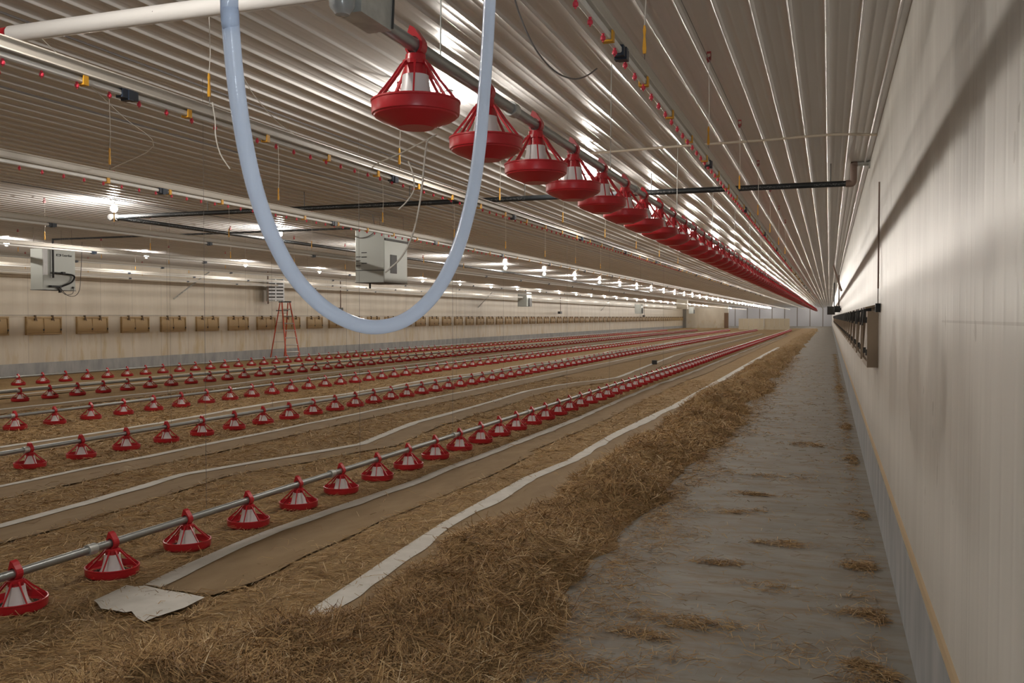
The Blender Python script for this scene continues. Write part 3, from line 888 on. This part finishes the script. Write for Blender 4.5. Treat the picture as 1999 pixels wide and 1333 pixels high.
# ------------------------------------------------------------------ wall inlets
def make_inlet(dark=False):
    r = empty('air_inlet')
    m1, m2 = (tan, tan_l) if not dark else (inletdark, inletdark)
    W2, Hh, D = 0.56, 0.47, (0.085 if dark else 0.06)
    b = MB()
    b.box((0, -W2, 0), (D, W2, 0.045)); b.box((0, -W2, Hh - .05), (D, W2, Hh)); b.box((0, -W2, .045), (D, -W2 + .035, Hh - .05)); b.box((0, W2 - .035, .045), (D, W2, Hh - .05)); b.box((0, -0.012, .045), (D * .8, 0.012, Hh - .05)); b.box((0, -W2 + .035, .045), (0.012, -0.012, Hh - .05)); b.box((0, 0.012, .045), (0.012, W2 - .035, Hh - .05))
    b.build('frame', m1, r)
    for s in (-1, 1):
        y0, y1 = (0.018, W2 - .042) if s > 0 else (-W2 + .042, -0.018)
        b = MB(); dd = D - .06; b.prism([(0.028 + dd, 0.05), (0.042 + dd, 0.05), (0.05 + dd, 0.14), (0.032 + dd, Hh - .055), (0.02 + dd, Hh - .055), (0.036 + dd, 0.14)], y0, y1)
        b.build('flap', m2, r)
        yc = s * W2 * .49 - 0.02
        b = MB(); b.box((D * .5, yc - .02, Hh - .10), (D + .02, yc + .02, Hh + .035)); b.tube([(D + .015, yc, Hh + .03), (D + .03, yc + .03, Hh - .12)], 0.008, 6)
        b.build('bracket', dkgrey if dark else M('brown_bracket', (0.13, 0.085, 0.045), 0.5) if not bpy.data.materials.get('brown_bracket') else bpy.data.materials['brown_bracket'], r)
        yc = s * W2 * .5 + W2 * .45
        b = MB(); b.box((0.045, yc - .012, 0.10), (D + .012, yc + .012, 0.15)); b.build('latch', dkgrey, r)
    return r
inl0 = make_inlet(); fi = True
y = 16.9 - 1.645; k = 0
yl0 = at(84, 650, 'x', XL).y - 1.643
for k in range(68):
    yq = yl0 + k * 1.643
    o = inl0 if fi else copy_tree(inl0)
    if yq > 62 and not fi:
        pass
    fi = False
    o.location = (XL + 0.001, yq, 1.095)
    if k < 30: lab = 'tan air inlet, %s from the photo left edge on the cream wall' % ORD[k]
    else: lab = 'tiny tan air inlet far along the cream wall, past its thirtieth inlet'
    tag(o, lab, 'air inlet', 'tan air inlets on the cream wall')
inr0 = make_inlet(True); fi = True
yr0 = at(1707, 650, 'x', XR - .03).y + 0.56
for k in range(40):
    o = inr0 if fi else copy_tree(inr0)
    fi = False
    o.location = (XR - 0.001, yr0 + k * 1.643, 1.13); o.rotation_euler = (0, 0, PI)
    if k < 8: lab = 'brown air inlet, %s from the near end on the right-hand pale wall' % ORD[k]
    else: lab = 'brown air inlet far along the right-hand wall, past its eighth inlet'
    tag(o, lab, 'air inlet', 'brown air inlets on the right-hand wall')
o = MB().tube([(XL + .10, 12, 1.60), (XL + .10, 127, 1.60)], 0.006, 6).build('inlet_cable', cordg)
tag(o, 'thin control cable running above the tan inlets on the cream wall', 'cable')
hd = MB().prism([(XR, 1.64), (XR - .10, 1.62), (XR - .10, 1.635), (XR, 1.66)], yr0 - .4, yr0 + 40).build('inlet_hood', inletdark)
tag(hd, 'brown hood strip above the inlets on the right-hand wall', 'hood')

# right wall conduit and switch box
pc_ = at(1716, 355, 'x', XR - .02)
cd = empty('wall_conduit', (XR - 0.018, pc_.y, 0))
MB().tube([(0, 0, pc_.z), (0, 0, 1.78)], 0.0065, 8).build('pipe', rust, cd, True, 40)
MB().tube(catmull([Vector((0, 0, 1.78)), Vector((0, .01, 1.72)), Vector((0, 0, 1.66))], 3), 0.004, 6).build('wire', cordg, cd)
MB().box((-0.02, -.035, 1.59), (0.016, .035, 1.66)).build('switch_box', black, cd)
tag(cd, 'thin brown conduit with a small black box on the right-hand wall', 'conduit')
# actuators far along the right wall
pz = at(1640, 606, 'x', 0.30)
o = empty('inlet_actuator', (0.26, 33.5, 1.72))
MB().box((-0.10, -.2, 0), (0.10, .2, 0.22)).build('housing', black, o)
MB().tube([(0.05, 0, .22), (0.05, 0, 1.3)], 0.02, 8).build('post', rust, o, True)
MB().box((0.06, -.05, .06), (0.124, .05, .16)).build('bracket', rust, o)
tag(o, 'black actuator box on a brown post at the right-hand wall', 'actuator')
o = empty('inlet_winch', (0.13, 42, 1.66))
MB().box((-0.22, -.25, 0), (0.10, .25, 0.36)).build('housing', dkgrey, o)
MB().tube([(0.06, 0, .36), (0.06, 0, 1.4)], 0.02, 8).build('post', black, o, True)
MB().box((0.10, -.05, .1), (0.254, .05, .2)).build('bracket', dkgrey, o)
tag(o, 'dark grey winch box jutting from the right-hand wall far away', 'winch')

# braces on the walls
for k, (y, lab) in enumerate(((23.1, 'grey diagonal brace pipe on the cream wall between the left heater and the ladder'), (49.0, 'grey diagonal brace pipe on the cream wall right of the hose'), (79.0, 'small diagonal brace pipe far along the cream wall'))):
    o = MB().tube([(XL + .035, y, 2.12), (XL + .5, y + 1.3, ZC - .07)], 0.022, 8).build('brace_pipe', galv, None, True, 40)
    tag(o, lab, 'brace')
o = MB().tube([(XR - .04, 29.5, 2.35), (0.1, 29.6, ZC - .03)], 0.03, 8).build('brace_pipe', rust, None, True, 40)
tag(o, 'diagonal brace pipe between the right-hand wall and the ceiling', 'brace')

# cream conduit under ceiling, cable to lamps
y_c = at(1540, 268, 'z', ZC - .035).y
o = MB().tube(catmull([Vector((XR - .01, y_c, ZC - .06)), Vector((0.0, y_c, ZC - .035)), Vector((-0.55, y_c - .02, ZC - .05)), Vector((-1.2, y_c - .15, ZC - .08)), Vector((-2.2, y_c + .2, ZC - .03))], 6), 0.011, 8).build('ceiling_conduit', cream_cond, None, True)
tag(o, 'cream conduit across the ceiling ribs near the right-hand wall', 'conduit')
o = MB().tube(catmull([atz(1000, -20, 3.0), atz(1015, 30, 3.05), atz(1045, 95, 3.1), atz(1082, 138, 3.2), atz(1118, 154, 3.3), atz(1145, 148, 3.4), atz(1165, 134, 3.5)], 5), 0.0032, 6).build('dangling_cable', cordg)
tag(o, 'dark cable sagging below the ceiling right of the hose', 'cable')
o = MB().tube(catmull([atz(730, 322, 5.85), atz(785, 298, 5.5), atz(835, 272, 5.1), atz(852, 263, 4.9), atz(835, 275, 4.8), atz(829, 310, 4.6), atz(822, 380, 4.5), atz(808, 450, 4.5), atz(785, 500, 4.5), atz(752, 532, 4.5)], 5), 0.0045, 6).build('loose_rope', cordm)
tag(o, 'loose white rope dangling behind the raised pans and across the heater', 'rope')
o = MB().tube(catmull([atz(797, 315, 4.45), atz(806, 340, 4.4), atz(808, 370, 4.4), atz(795, 392, 4.4), atz(778, 409, 4.4)], 5), 0.0035, 6).build('rope_tail', cordm)
tag(o, 'short curled rope tail under the yellow adjuster beside the first raised pan', 'rope')
o = MB().tube(catmull([Vector((-2.762, 3.58, 2.565)), atz(420, 236, 4.25), atz(421, 265, 4.2), atz(430, 300, 4.2), atz(449, 330, 4.2)], 5), 0.003, 6).build('rope_tail', cordm)
tag(o, 'short rope tail hanging left of the hose', 'rope')

o = MB().tube(catmull([at(455, 105, 'z', ZC - .02), at(487, 172, 'z', 2.98), at(520, 215, 'z', 2.83), at(550, 245, 'z', 2.69), at(583, 268, 'z', 2.562)], 4), 0.0028, 6).build('loose_rope', cordm)
tag(o, 'thin slack rope crossing behind the left leg of the hose', 'rope')
o = MB().tube(catmull([Vector((-4.65, 4.95, 2.57)), atz(300, 285, 5.4), atz(245, 232, 5.2), atz(200, 190, 5.1), Vector((-4.05, 3.7, ZC - .05))], 4), 0.0022, 6).build('loose_rope', cordm)
tag(o, 'thin slack rope at the upper left of the ceiling, far left of the hose', 'rope')
# ------------------------------------------------------------------ ladder and louvre by the cream wall
def ladder():
    c = at(557, 700, 'x', XL + 0.78)
    r = empty('step_ladder', (c.x, c.y, 0.0))
    dep = Vector((c.x, c.y, 0)).normalized(); lat = Vector((dep.y, -dep.x, 0))
    ang = math.radians(58)
    Sd = lat * math.cos(ang) - dep * math.sin(ang)      # spread direction (towards the stepped side)
    Wd = lat * math.sin(ang) + dep * math.cos(ang)
    Ht = 2.13
    def pt(side, s, z):   # side: +1 step frame, -1 rear frame; s: -1/+1 rail
        t = z / Ht
        spread = 0.54 * (1 - t) + 0.05 * t
        w = 0.29 * (1 - t) + 0.16 * t
        return Sd * (side * spread) + Wd * (s * w) + Vector((0, 0, z))
    for s in (-1, 1):
        MB().tube([pt(1, s, 0.0), pt(1, s, Ht - .03)], 0.026, 6).build('front_rail', orange, r)
        MB().tube([pt(-1, s, 0.0), pt(-1, s, Ht - .06)], 0.021, 6).build('rear_rail', orange, r)
    for k in range(7):
        z = 0.30 + k * 0.255
        MB().tube([pt(1, -1, z), pt(1, 1, z)], 0.022, 6).build('step', ladder_alu, r)
    for k in range(5):
        z = 0.30 + k * 0.35
        MB().tube([pt(-1, -1, z), pt(-1, 1, z)], 0.010, 6).build('rear_bar', ladder_alu, r)
    b = MB()
    q = [Sd * sx * .10 + Wd * sw * .20 for sx, sw in ((-1, -1), (1, -1), (1, 1), (-1, 1))]
    vs = [v + Vector((0, 0, Ht - .05)) for v in q] + [v + Vector((0, 0, Ht)) for v in q]
    b.add(vs, [(0, 3, 2, 1), (4, 5, 6, 7), (0, 1, 5, 4), (1, 2, 6, 5), (2, 3, 7, 6), (3, 0, 4, 7)]); b.build('top_cap', black, r)
    b = MB(); q = [Sd * (-.10 - sx * .18) + Wd * sw * .2 for sx, sw in ((1, -1), (0, -1), (0, 1), (1, 1))]
    vs = [v + Vector((0, 0, Ht - .36)) for v in q] + [v + Vector((0, 0, Ht - .33)) for v in q]
    b.add(vs, [(0, 3, 2, 1), (4, 5, 6, 7), (0, 1, 5, 4), (1, 2, 6, 5), (2, 3, 7, 6), (3, 0, 4, 7)]); b.build('tool_tray', black, r)
    tag(r, 'orange step ladder standing open against the cream wall', 'ladder')
ladder()
c = at(528, 588, 'x', XL + .45)
lv = empty('louvre_heater', (XL + .45, c.y + .3, c.z), math.radians(38))
MB().box((-0.27, -.2495, .031), (.27, -.2405, .779)).build('dark_back', dkgrey, lv)
b = MB(); b.box((-0.30, -.28, 0), (0.30, .28, 0.03)); b.box((-0.30, -.28, .03), (-0.27, -.25, .78)); b.box((0.27, -.28, .03), (0.30, -.25, .78)); b.box((-0.30, .25, .03), (0.30, .28, .78)); b.box((-.30, -.28, .78), (.30, .28, .80)); b.box((-.30, -.25, .03), (-.28, .25, .78))
b.build('casing', galv, lv)
b = MB()
for k in range(6): b.prism([(0.24, .07 + k * .12), (0.30, .10 + k * .12), (0.30, .112 + k * .12), (0.24, .082 + k * .12)], -.25, .25)
b.build('louvre_blades', louvre, lv)
b = MB()
for k in range(6): b.prism([(-.27, .05 + k * .12), (.27, .05 + k * .12), (.27, .12 + k * .12), (-.27, .12 + k * .12)], -0.292, -0.2805)
b.box((-.02, -.296, 0), (.02, -.2805, .8)); b.box((.26, -.296, 0), (.30, -.2805, .8))
b.build('front_slats', louvre, lv)
MB().tube(catmull([Vector((-.28, -.45, -.1)), Vector((-.28, -.45, 1.0)), Vector((-.25, -.38, 1.12)), Vector((-.1, -.25, 1.15))], 4), 0.025, 8).build('conduit', rust, lv, True)
tag(lv, 'bright white louvred heater box above the orange ladder', 'heater')

for px, py, lab, zl in ((663, 608, 'dark sensor on a bent conduit by the cream wall behind the hose', 0.55), (1093, 612, 'dark sensor hanging by the cream wall below the lamps', 0.5), (1257, 618, 'small dark sensor by the cream wall far away', 0.3)):
    c = at(px, py, 'x', XL + .35)
    s_ = 0.12 if px < 1000 else 0.22
    o = empty('hanging_sensor', (c.x, c.y, c.z))
    MB().box((-.10, -s_, -0.02), (.10, s_, 0.16)).build('body', dkgrey, o)
    MB().tube([(0, s_ * .7, .15), (0, s_ * .7, ZC - c.z - .01)], 0.022, 6).build('conduit', rust, o, True)
    tag(o, lab, 'sensor', 'dark sensors along the cream wall')

# far low board pens
c0 = at(1449, 643, 'z', 0.0); c1 = at(1546, 643, 'z', 0.0)
wpen = (c1.x - c0.x)
for k, (lab) in enumerate(('left half of the low pale board fence before the end wall', 'right half of the low pale board fence before the end wall')):
    x0 = c0.x + wpen * (0.5 * k); x1 = x0 + wpen * .497
    o = empty('board_fence', ((x0 + x1) / 2, 112.0 + .4 * k, 0.0))
    pb = M('fence_board', (0.60, 0.54, 0.42), 0.6) if k == 0 else pb
    nb = 5
    for j in range(nb):
        w = (x1 - x0) / nb
        MB().box((-(x1 - x0) / 2 + j * w + .01, 0, 0.0), (-(x1 - x0) / 2 + (j + 1) * w - .01, .05, 1.38)).build('board', pb, o)
    tag(o, lab, 'fence', 'low board fences')
o = MB().box((-6.6, 30.0, 0.04), (-6.45, 30.12, 0.17)).build('black_box', black)
c = at(1278, 711, 'z', 0.04); o.location = (c.x + 6.52, c.y - 30.06, 0)
tag(o, 'small black box lying on the straw between the first two feeder rows', 'box')

# ------------------------------------------------------------------ straw
def edge(pxs, z=0.04):
    q = sorted([(at(px, py, 'z', z).y, at(px, py, 'z', z).x) for px, py in pxs])
    yy = np.array([a_[0] for a_ in q]); xx = np.array([a_[1] for a_ in q])
    return yy, xx
EA = edge([(588, 1203), (600, 1195), (705, 1125), (782, 1073), (863, 1020), (933, 982), (1020, 933), (1108, 898), (1190, 849), (1250, 820), (1310, 792), (1364, 762), (1418, 732), (1457, 710), (1493, 690), (1529, 672)])
EB = edge([(280, 1143), (350, 1108), (455, 1062), (525, 1034), (595, 1010), (697, 975), (722, 967), (810, 936), (880, 908), (950, 882), (1100, 825), (1160, 800), (1220, 774), (1280, 750), (1340, 729), (1400, 705)])
EBr = edge([(396, 1168), (504, 1134), (600, 1083), (697, 1041), (740, 1018), (824, 985), (894, 955), (964, 925), (1048, 883)])
EC = edge([(0, 1023), (168, 978), (350, 925), (697, 866), (800, 825), (880, 804), (960, 782), (1020, 764), (1080, 752), (1200, 737), (1316, 693)])
def E(tab, y): return np.interp(y, tab[0], tab[1])
def wav(seed, amp, f=0.5): return lambda y: amp * (fbm(np.asarray(y) * f, seed + np.zeros_like(np.asarray(y, float)), 4) - 0.47) * 2
# strips: name, left(y), right(y), y0, y1, fold width
STRIPS = [
    ('beside the straw bank, partly buried by it', lambda y: E(EA, y), lambda y: np.minimum(E(EA, y) + 0.75, -1.75), 3.92, 47, 0.13),
    ('with a torn white end, right of the first feeder row', lambda y: E(EB, y), lambda y: np.where(y < EBr[0][-1], E(EBr, y), E(EB, y) + 0.47 + wav(5, .05)(y)), 4.05, 80, 0.11),
    ('left of the first feeder row', lambda y: E(EC, y), lambda y: E(EC, y) + 0.52 + wav(8, .08)(y), 3.2, 85, 0.11),
    ('right of the second feeder row', lambda y: -7.02 + wav(12, .06)(y), lambda y: -6.47 + wav(14, .05)(y), 4.5, 90, 0.10),
    ('left of the second feeder row', lambda y: -9.15 + wav(21, .30, .3)(y), lambda y: -8.35 + wav(24, .05)(y), 5.5, 90, 0.13),
    ('left of the third feeder row', lambda y: -12.85 + wav(31, .25, .3)(y), lambda y: -12.2 + wav(33, .05)(y), 8.0, 90, 0.14),
    ('right beside the fourth feeder row from the bank', lambda y: -15.0 + wav(41, .1)(y), lambda y: -14.45 + wav(43, .05)(y), 9.5, 90, 0.14),
    ('under the fifth feeder row nearest the inlet wall', lambda y: -16.2 + wav(51, .1)(y), lambda y: -15.6 + wav(53, .05)(y), 11.0, 90, 0.16)]

def on_paper(x, y):
    m = np.zeros(np.broadcast(x, y).shape)
    for nm, lf_, rt_, y0, y1, fw in STRIPS:
        l_, r_ = lf_(y), rt_(y)
        d = np.minimum(x - l_, r_ - x)
        d = np.minimum(d, np.minimum(y - y0, y1 - y))
        m = np.maximum(m, np.clip(d / 0.06 + 0.2, 0, 1))
    return m
def bed_h(x, y):
    h = 0.020 + 0.020 * fbm(x * 2.2, y * 2.2, 3) + 0.018 * fbm(x * 9, y * 9, 3)
    h = h - 0.022 * on_paper(x, y)
    edge_ = np.clip((-1.45 + 0.35 * (fbm(np.asarray(y) * 1.3, x * 0 + 3.3, 3) - .47) - x) / 0.25, -1, 1)
    return np.where(edge_ > 0, h * np.clip(edge_ + .0, 0, 1), -0.02 * np.minimum(1, -edge_) - 0.004)
ysn = np.concatenate([np.arange(1.5, 12, 0.05), 12 * (1.012 ** np.arange(0, 215))]); ysn = ysn[ysn < 127.8]
xsn = np.concatenate([np.linspace(XL + .032, -9, 90), np.arange(-8.95, -1.15, 0.05)])
GX, GYY = np.meshgrid(xsn, ysn)
GZZ = bed_h(GX, GYY)
litter = grid_mesh('straw_litter', GX, GYY, GZZ, straw_bed)
tag(litter, 'brown straw litter spread over the barn floor around the feeder rows', 'straw', None, 'stuff')

def crest(y): return -1.76 + 0.20 * (fbm(y * 0.55, y * 0 + 71.0, 3) - .47) * 2 - 0.0 * y
def pile_h(x, y):
    c = crest(y)
    hw = 0.52 + 0.10 * (vnoise(y * 2.9, y * 0 + 4.4) - .5) * 2 + 0.16 * (fbm(y * 0.9, y * 0 + 9.1, 3) - .47) * 2
    hw = hw + np.clip((4.1 - y) / .7, 0, 1) * 0.42
    c = c - np.clip((4.1 - y) / .9, 0, 1) * 0.36
    d = (x - c) / hw
    prof_ = np.clip(1 - np.abs(d) ** 1.7, 0, 1) ** 0.9
    lump = 0.25 + 1.6 * fbm(x * 2.6 + 3, y * 2.0, 3)
    fine = (fbm(x * 8, y * 8, 3) - .47) * 0.14
    H_ = 0.25 * np.clip(0.75 + 0.25 * np.sin(y * 2.6 + 2 * fbm(y * .4, y * 0, 2)), 0, 2)
    far = np.clip((y - 35) / 60, 0, 1)
    H_ = H_ * (1 - 0.35 * far)
    h = H_ * prof_ * lump + fine * np.clip(prof_ * 2.5, 0, 1)
    near = np.clip((y - 1.9) / 0.6, 0, 1)
    return np.where(prof_ > 0, np.maximum(h, 0.0) * near, -0.03)
yp = np.concatenate([np.arange(1.8, 10, 0.03), 10 * (1.008 ** np.arange(0, 320))]); yp = yp[yp < 118]
xp = np.linspace(-3.05, -0.95, 84)
PXX, PYY = np.meshgrid(xp, yp)
PZZ = pile_h(PXX, PYY)
PZZ[:, 0] = -0.03; PZZ[:, -1] = -0.03
bank = grid_mesh('straw_bank', PXX, PYY, PZZ, straw_bed)
tag(bank, 'long heaped bank of loose straw along the bare concrete aisle', 'straw', None, 'stuff')

def stalks(name, parent, x, y, z, az, pit, L, w, tint):
    n = len(x)
    d = np.stack([np.cos(az) * np.cos(pit), np.sin(az) * np.cos(pit), np.sin(pit)], -1)
    side = np.stack([-np.sin(az), np.cos(az), np.zeros(n)], -1)
    up = np.cross(d, side)
    roll = rng.uniform(-0.9, 0.9, n)
    sd = side * np.cos(roll)[:, None] + up * np.sin(roll)[:, None]
    c = np.stack([x, y, z], -1)
    bend = rng.normal(0, 0.16, n)[:, None] * L[:, None]
    bendz = rng.normal(-0.02, 0.10, n)[:, None] * L[:, None]
    A = c - d * L[:, None] * .5
    Mi = c + side * bend * .6 + np.array([0, 0, 1.0]) * (-bendz)
    C_ = c + d * L[:, None] * .5
    hw = (w * .5)[:, None] * sd
    V = np.stack([A - hw, A + hw, Mi - hw, Mi + hw, C_ - hw * .7, C_ + hw * .7], 1).reshape(-1, 3)
    o = np.arange(n)[:, None] * 6
    Q = np.concatenate([o + np.array([[0, 1, 3, 2]]), o + np.array([[2, 3, 5, 4]])], 0)
    return raw_mesh(name, V, Q, straw_m, parent, False, np.repeat(tint, 6))

def sample_floor(n, xlo, xhi, dmin, dmax, power=1.6):
    out = []
    x = rng.uniform(xlo, xhi, n * 3)
    u = rng.random(n * 3)
    a = 1 - power
    y = (dmin ** a + u * (dmax ** a - dmin ** a)) ** (1 / a)
    zc = y * _F.y + x * _F.x
    pxx = 999.5 + FPX * (x * _R.x + y * _R.y) / np.maximum(zc, .3)
    k = (zc > 2.5) & (pxx > -160) & (pxx < 2100)
    return x[k][:n], y[k][:n]
# litter stalks
x, y = sample_floor(90000, -12.5, -1.5, 2.6, 22, 1.5)
pm = on_paper(x, y)
keep = (pm < 0.35) | (rng.random(len(x)) < 0.02)
x, y = x[keep], y[keep]
h = bed_h(x, y); k = h > -0.003; x, y, h = x[k], y[k], h[k]
n = len(x)
flow = fbm(x * 1.6, y * 1.6, 2) * 14
az = np.where(rng.random(n) < .5, flow, rng.uniform(0, 2 * PI, n))
dist = np.sqrt(x * x + y * y)
stalks('stalks', litter, x, y, h + rng.uniform(0.0, 0.014, n) + on_paper(x, y) * .02, az, rng.normal(0, .16, n), rng.uniform(.05, .17, n), rng.uniform(.0018, .0042, n) * np.clip(dist / 6, 1, 2.2), np.clip(rng.beta(2, 2.6, n) + (rng.random(n) < .06) * .3, 0, 1))
# bank stalks
x, y = sample_floor(110000, -2.95, -1.0, 2.3, 45, 1.45)
h = pile_h(x, y); k = h > 0.004; x, y, h = x[k], y[k], h[k]
n = len(x)
flow = fbm(x * 2.6, y * 2.6, 2) * 16
az = np.where(rng.random(n) < .55, flow, rng.uniform(0, 2 * PI, n))
dist = np.sqrt(x * x + y * y)
stalks('stalks', bank, x, y, h + rng.uniform(-.012, 0.030, n), az, rng.normal(.02, .42, n), rng.uniform(.06, .22, n), rng.uniform(.0018, .0045, n) * np.clip(dist / 6, 1, 2.0), np.clip(rng.beta(2, 2.9, n) * (0.45 + 1.15 * fbm(x * 3.1 + 40, y * 2.6, 3)) + (rng.random(n) < .05) * .35, 0, 1))

# loose wisps of straw on the concrete
def wisps(cx, cy, rx, ry, n):
    k_ = rng.integers(0, 4, n)
    ox = rng.normal(0, rx * .8, 4)[k_]; oy = rng.normal(0, ry * 1.3, 4)[k_]; sc_ = rng.uniform(.35, 1.0, 4)[k_]
    return cx + ox + rng.normal(0, rx, n) * sc_, cy + oy + rng.normal(0, ry * 1.2, n) * sc_
XS, YS = [], []
for px, py, rx, ry, n in ((1310, 1212, .16, .035, 520), (1690, 1108, .09, .05, 520), (1700, 1205, .09, .05, 650), (1690, 1312, .08, .05, 520), (1490, 1060, .10, .03, 260), (1470, 965, .12, .03, 260), (1440, 1000, .07, .03, 160), (1385, 1100, .12, .04, 220),
                          (1700, 1010, .06, .06, 260), (1665, 900, .05, .10, 360), (1655, 830, .05, .2, 360), (1640, 760, .05, .4, 400), (1250, 1240, .12, .05, 300), (1160, 1275, .14, .06, 500), (1550, 1150, .2, .05, 160), (1560, 870, .2, .1, 160), (1500, 930, .2, .06, 160), (1600, 1250, .3, .15, 160), (1400, 1280, .25, .1, 200), (1020, 1290, .2, .08, 600)):
    q = at(px, py, 'z', 0.0)
    a_, b_ = wisps(q.x, q.y, rx, ry, n); XS.append(a_); YS.append(b_)
yl = rng.uniform(3.8, 40, 1800) ** 1.0; XS.append(0.27 - np.abs(rng.normal(0, .07, 1800))); YS.append(yl)
yl = 3.4 * (11 ** rng.random(9000)); XS.append(-1.32 + np.abs(rng.normal(0, .22, 9000)) * (0.4 + 1.2 * vnoise(yl * 2.2, yl * 0))); YS.append(yl)
yl = 3.6 * (9 ** rng.random(2200)); XS.append(rng.uniform(-1.3, .34, 2200)); YS.append(yl)
x = np.concatenate(XS); y = np.concatenate(YS); k = (x < 0.29); x, y = x[k], y[k]; n = len(x)
V = stalks('loose_straw', None, x, y, 0.004 + rng.uniform(0, .012, n), rng.uniform(0, 2 * PI, n), rng.normal(0, .08, n), rng.uniform(.03, .12, n), rng.uniform(.0015, .0038, n) * np.clip(np.sqrt(x * x + y * y) / 6, 1, 2), np.clip(rng.beta(2, 3, n), 0, 1))
tag(V, 'loose straw wisps scattered over the bare concrete aisle', 'straw', None, 'stuff')

# ------------------------------------------------------------------ chick paper strips
def strip(nm, lf_, rt_, y0, y1, fw):
    yy = np.concatenate([np.arange(y0, min(14, y1), 0.06), 14 * 1.012 ** np.arange(0, 220)]) if y0 < 14 else y0 * 1.012 ** np.arange(0, 220)
    yy = yy[(yy >= y0) & (yy <= y1)]
    L_, R_ = lf_(yy), rt_(yy)
    r = empty('paper_strip', (0, 0, 0))
    t = np.linspace(0, 1, 12)
    Xs = L_[:, None] * (1 - t) + R_[:, None] * t
    Ys = np.repeat(yy[:, None], 12, 1)
    ZZ = 0.034 + 0.010 * fbm(Xs * 1.5, Ys * 1.2, 2) + 0.004 * np.abs(t - .5)[None, :] * 2
    grid_mesh('sheet', Xs, Ys, ZZ, kraft, r)
    t = np.linspace(0, 1, 4)
    wd = fw * (0.75 + 0.9 * fbm(yy * 1.4, yy * 0 + fw * 900, 3))
    Xf = (L_ - 0.006)[:, None] + wd[:, None] * t
    Yf = np.repeat(yy[:, None], 4, 1)
    zf = 0.034 + 0.010 * fbm(Xf * 1.5, Yf * 1.2, 2) + 0.007 + np.array([-0.004, 0.005, 0.004, 0.0])[None, :]
    f_ = grid_mesh('folded_edge', Xf, Yf, zf, paper_w, r)
    f_['label'] = 'pale turned-up edge'
    if 'torn' not in nm:
        pass
    tag(r, 'brown paper strip ' + nm, 'paper', 'brown paper strips on the litter')
    return r
for s_ in STRIPS:
    rr = strip(*s_)
    if 'torn' in s_[0]:
        pol = [(183, 1172), (215, 1157), (247, 1142), (262, 1145), (285, 1144), (320, 1152), (360, 1158), (400, 1167), (360, 1187), (320, 1200), (300, 1206), (281, 1213), (267, 1206), (257, 1194), (243, 1196), (220, 1191), (197, 1188), (190, 1178)]
        P3 = [at(px, py, 'z', 0.060) for px, py in pol]
        cc = sum(P3, Vector()) / len(P3)
        b = MB()
        rings = []
        for k, sc_ in enumerate((1.0, 0.7, 0.35)):
            rings.append([Vector((cc.x + (p_.x - cc.x) * sc_, cc.y + (p_.y - cc.y) * sc_, 0.058 + 0.012 * float(fbm(p_.x * 6 * sc_, p_.y * 6, 2)) + (0.006 if k else 0.0) * (1 - sc_) * 2)) for p_ in P3])
        vs = [q for rg_ in rings for q in rg_] + [Vector((cc.x, cc.y, 0.070))]
        n = len(P3); fs = []
        for k in range(2):
            for i in range(n): fs.append((k * n + i, k * n + (i + 1) % n, (k + 1) * n + (i + 1) % n, (k + 1) * n + i))
        for i in range(n): fs.append((2 * n + i, 2 * n + (i + 1) % n, 3 * n))
        b.add(vs, fs)
        f_ = b.build('torn_end', paper_w, rr, True)
        f_['label'] = 'torn white turned-over end'
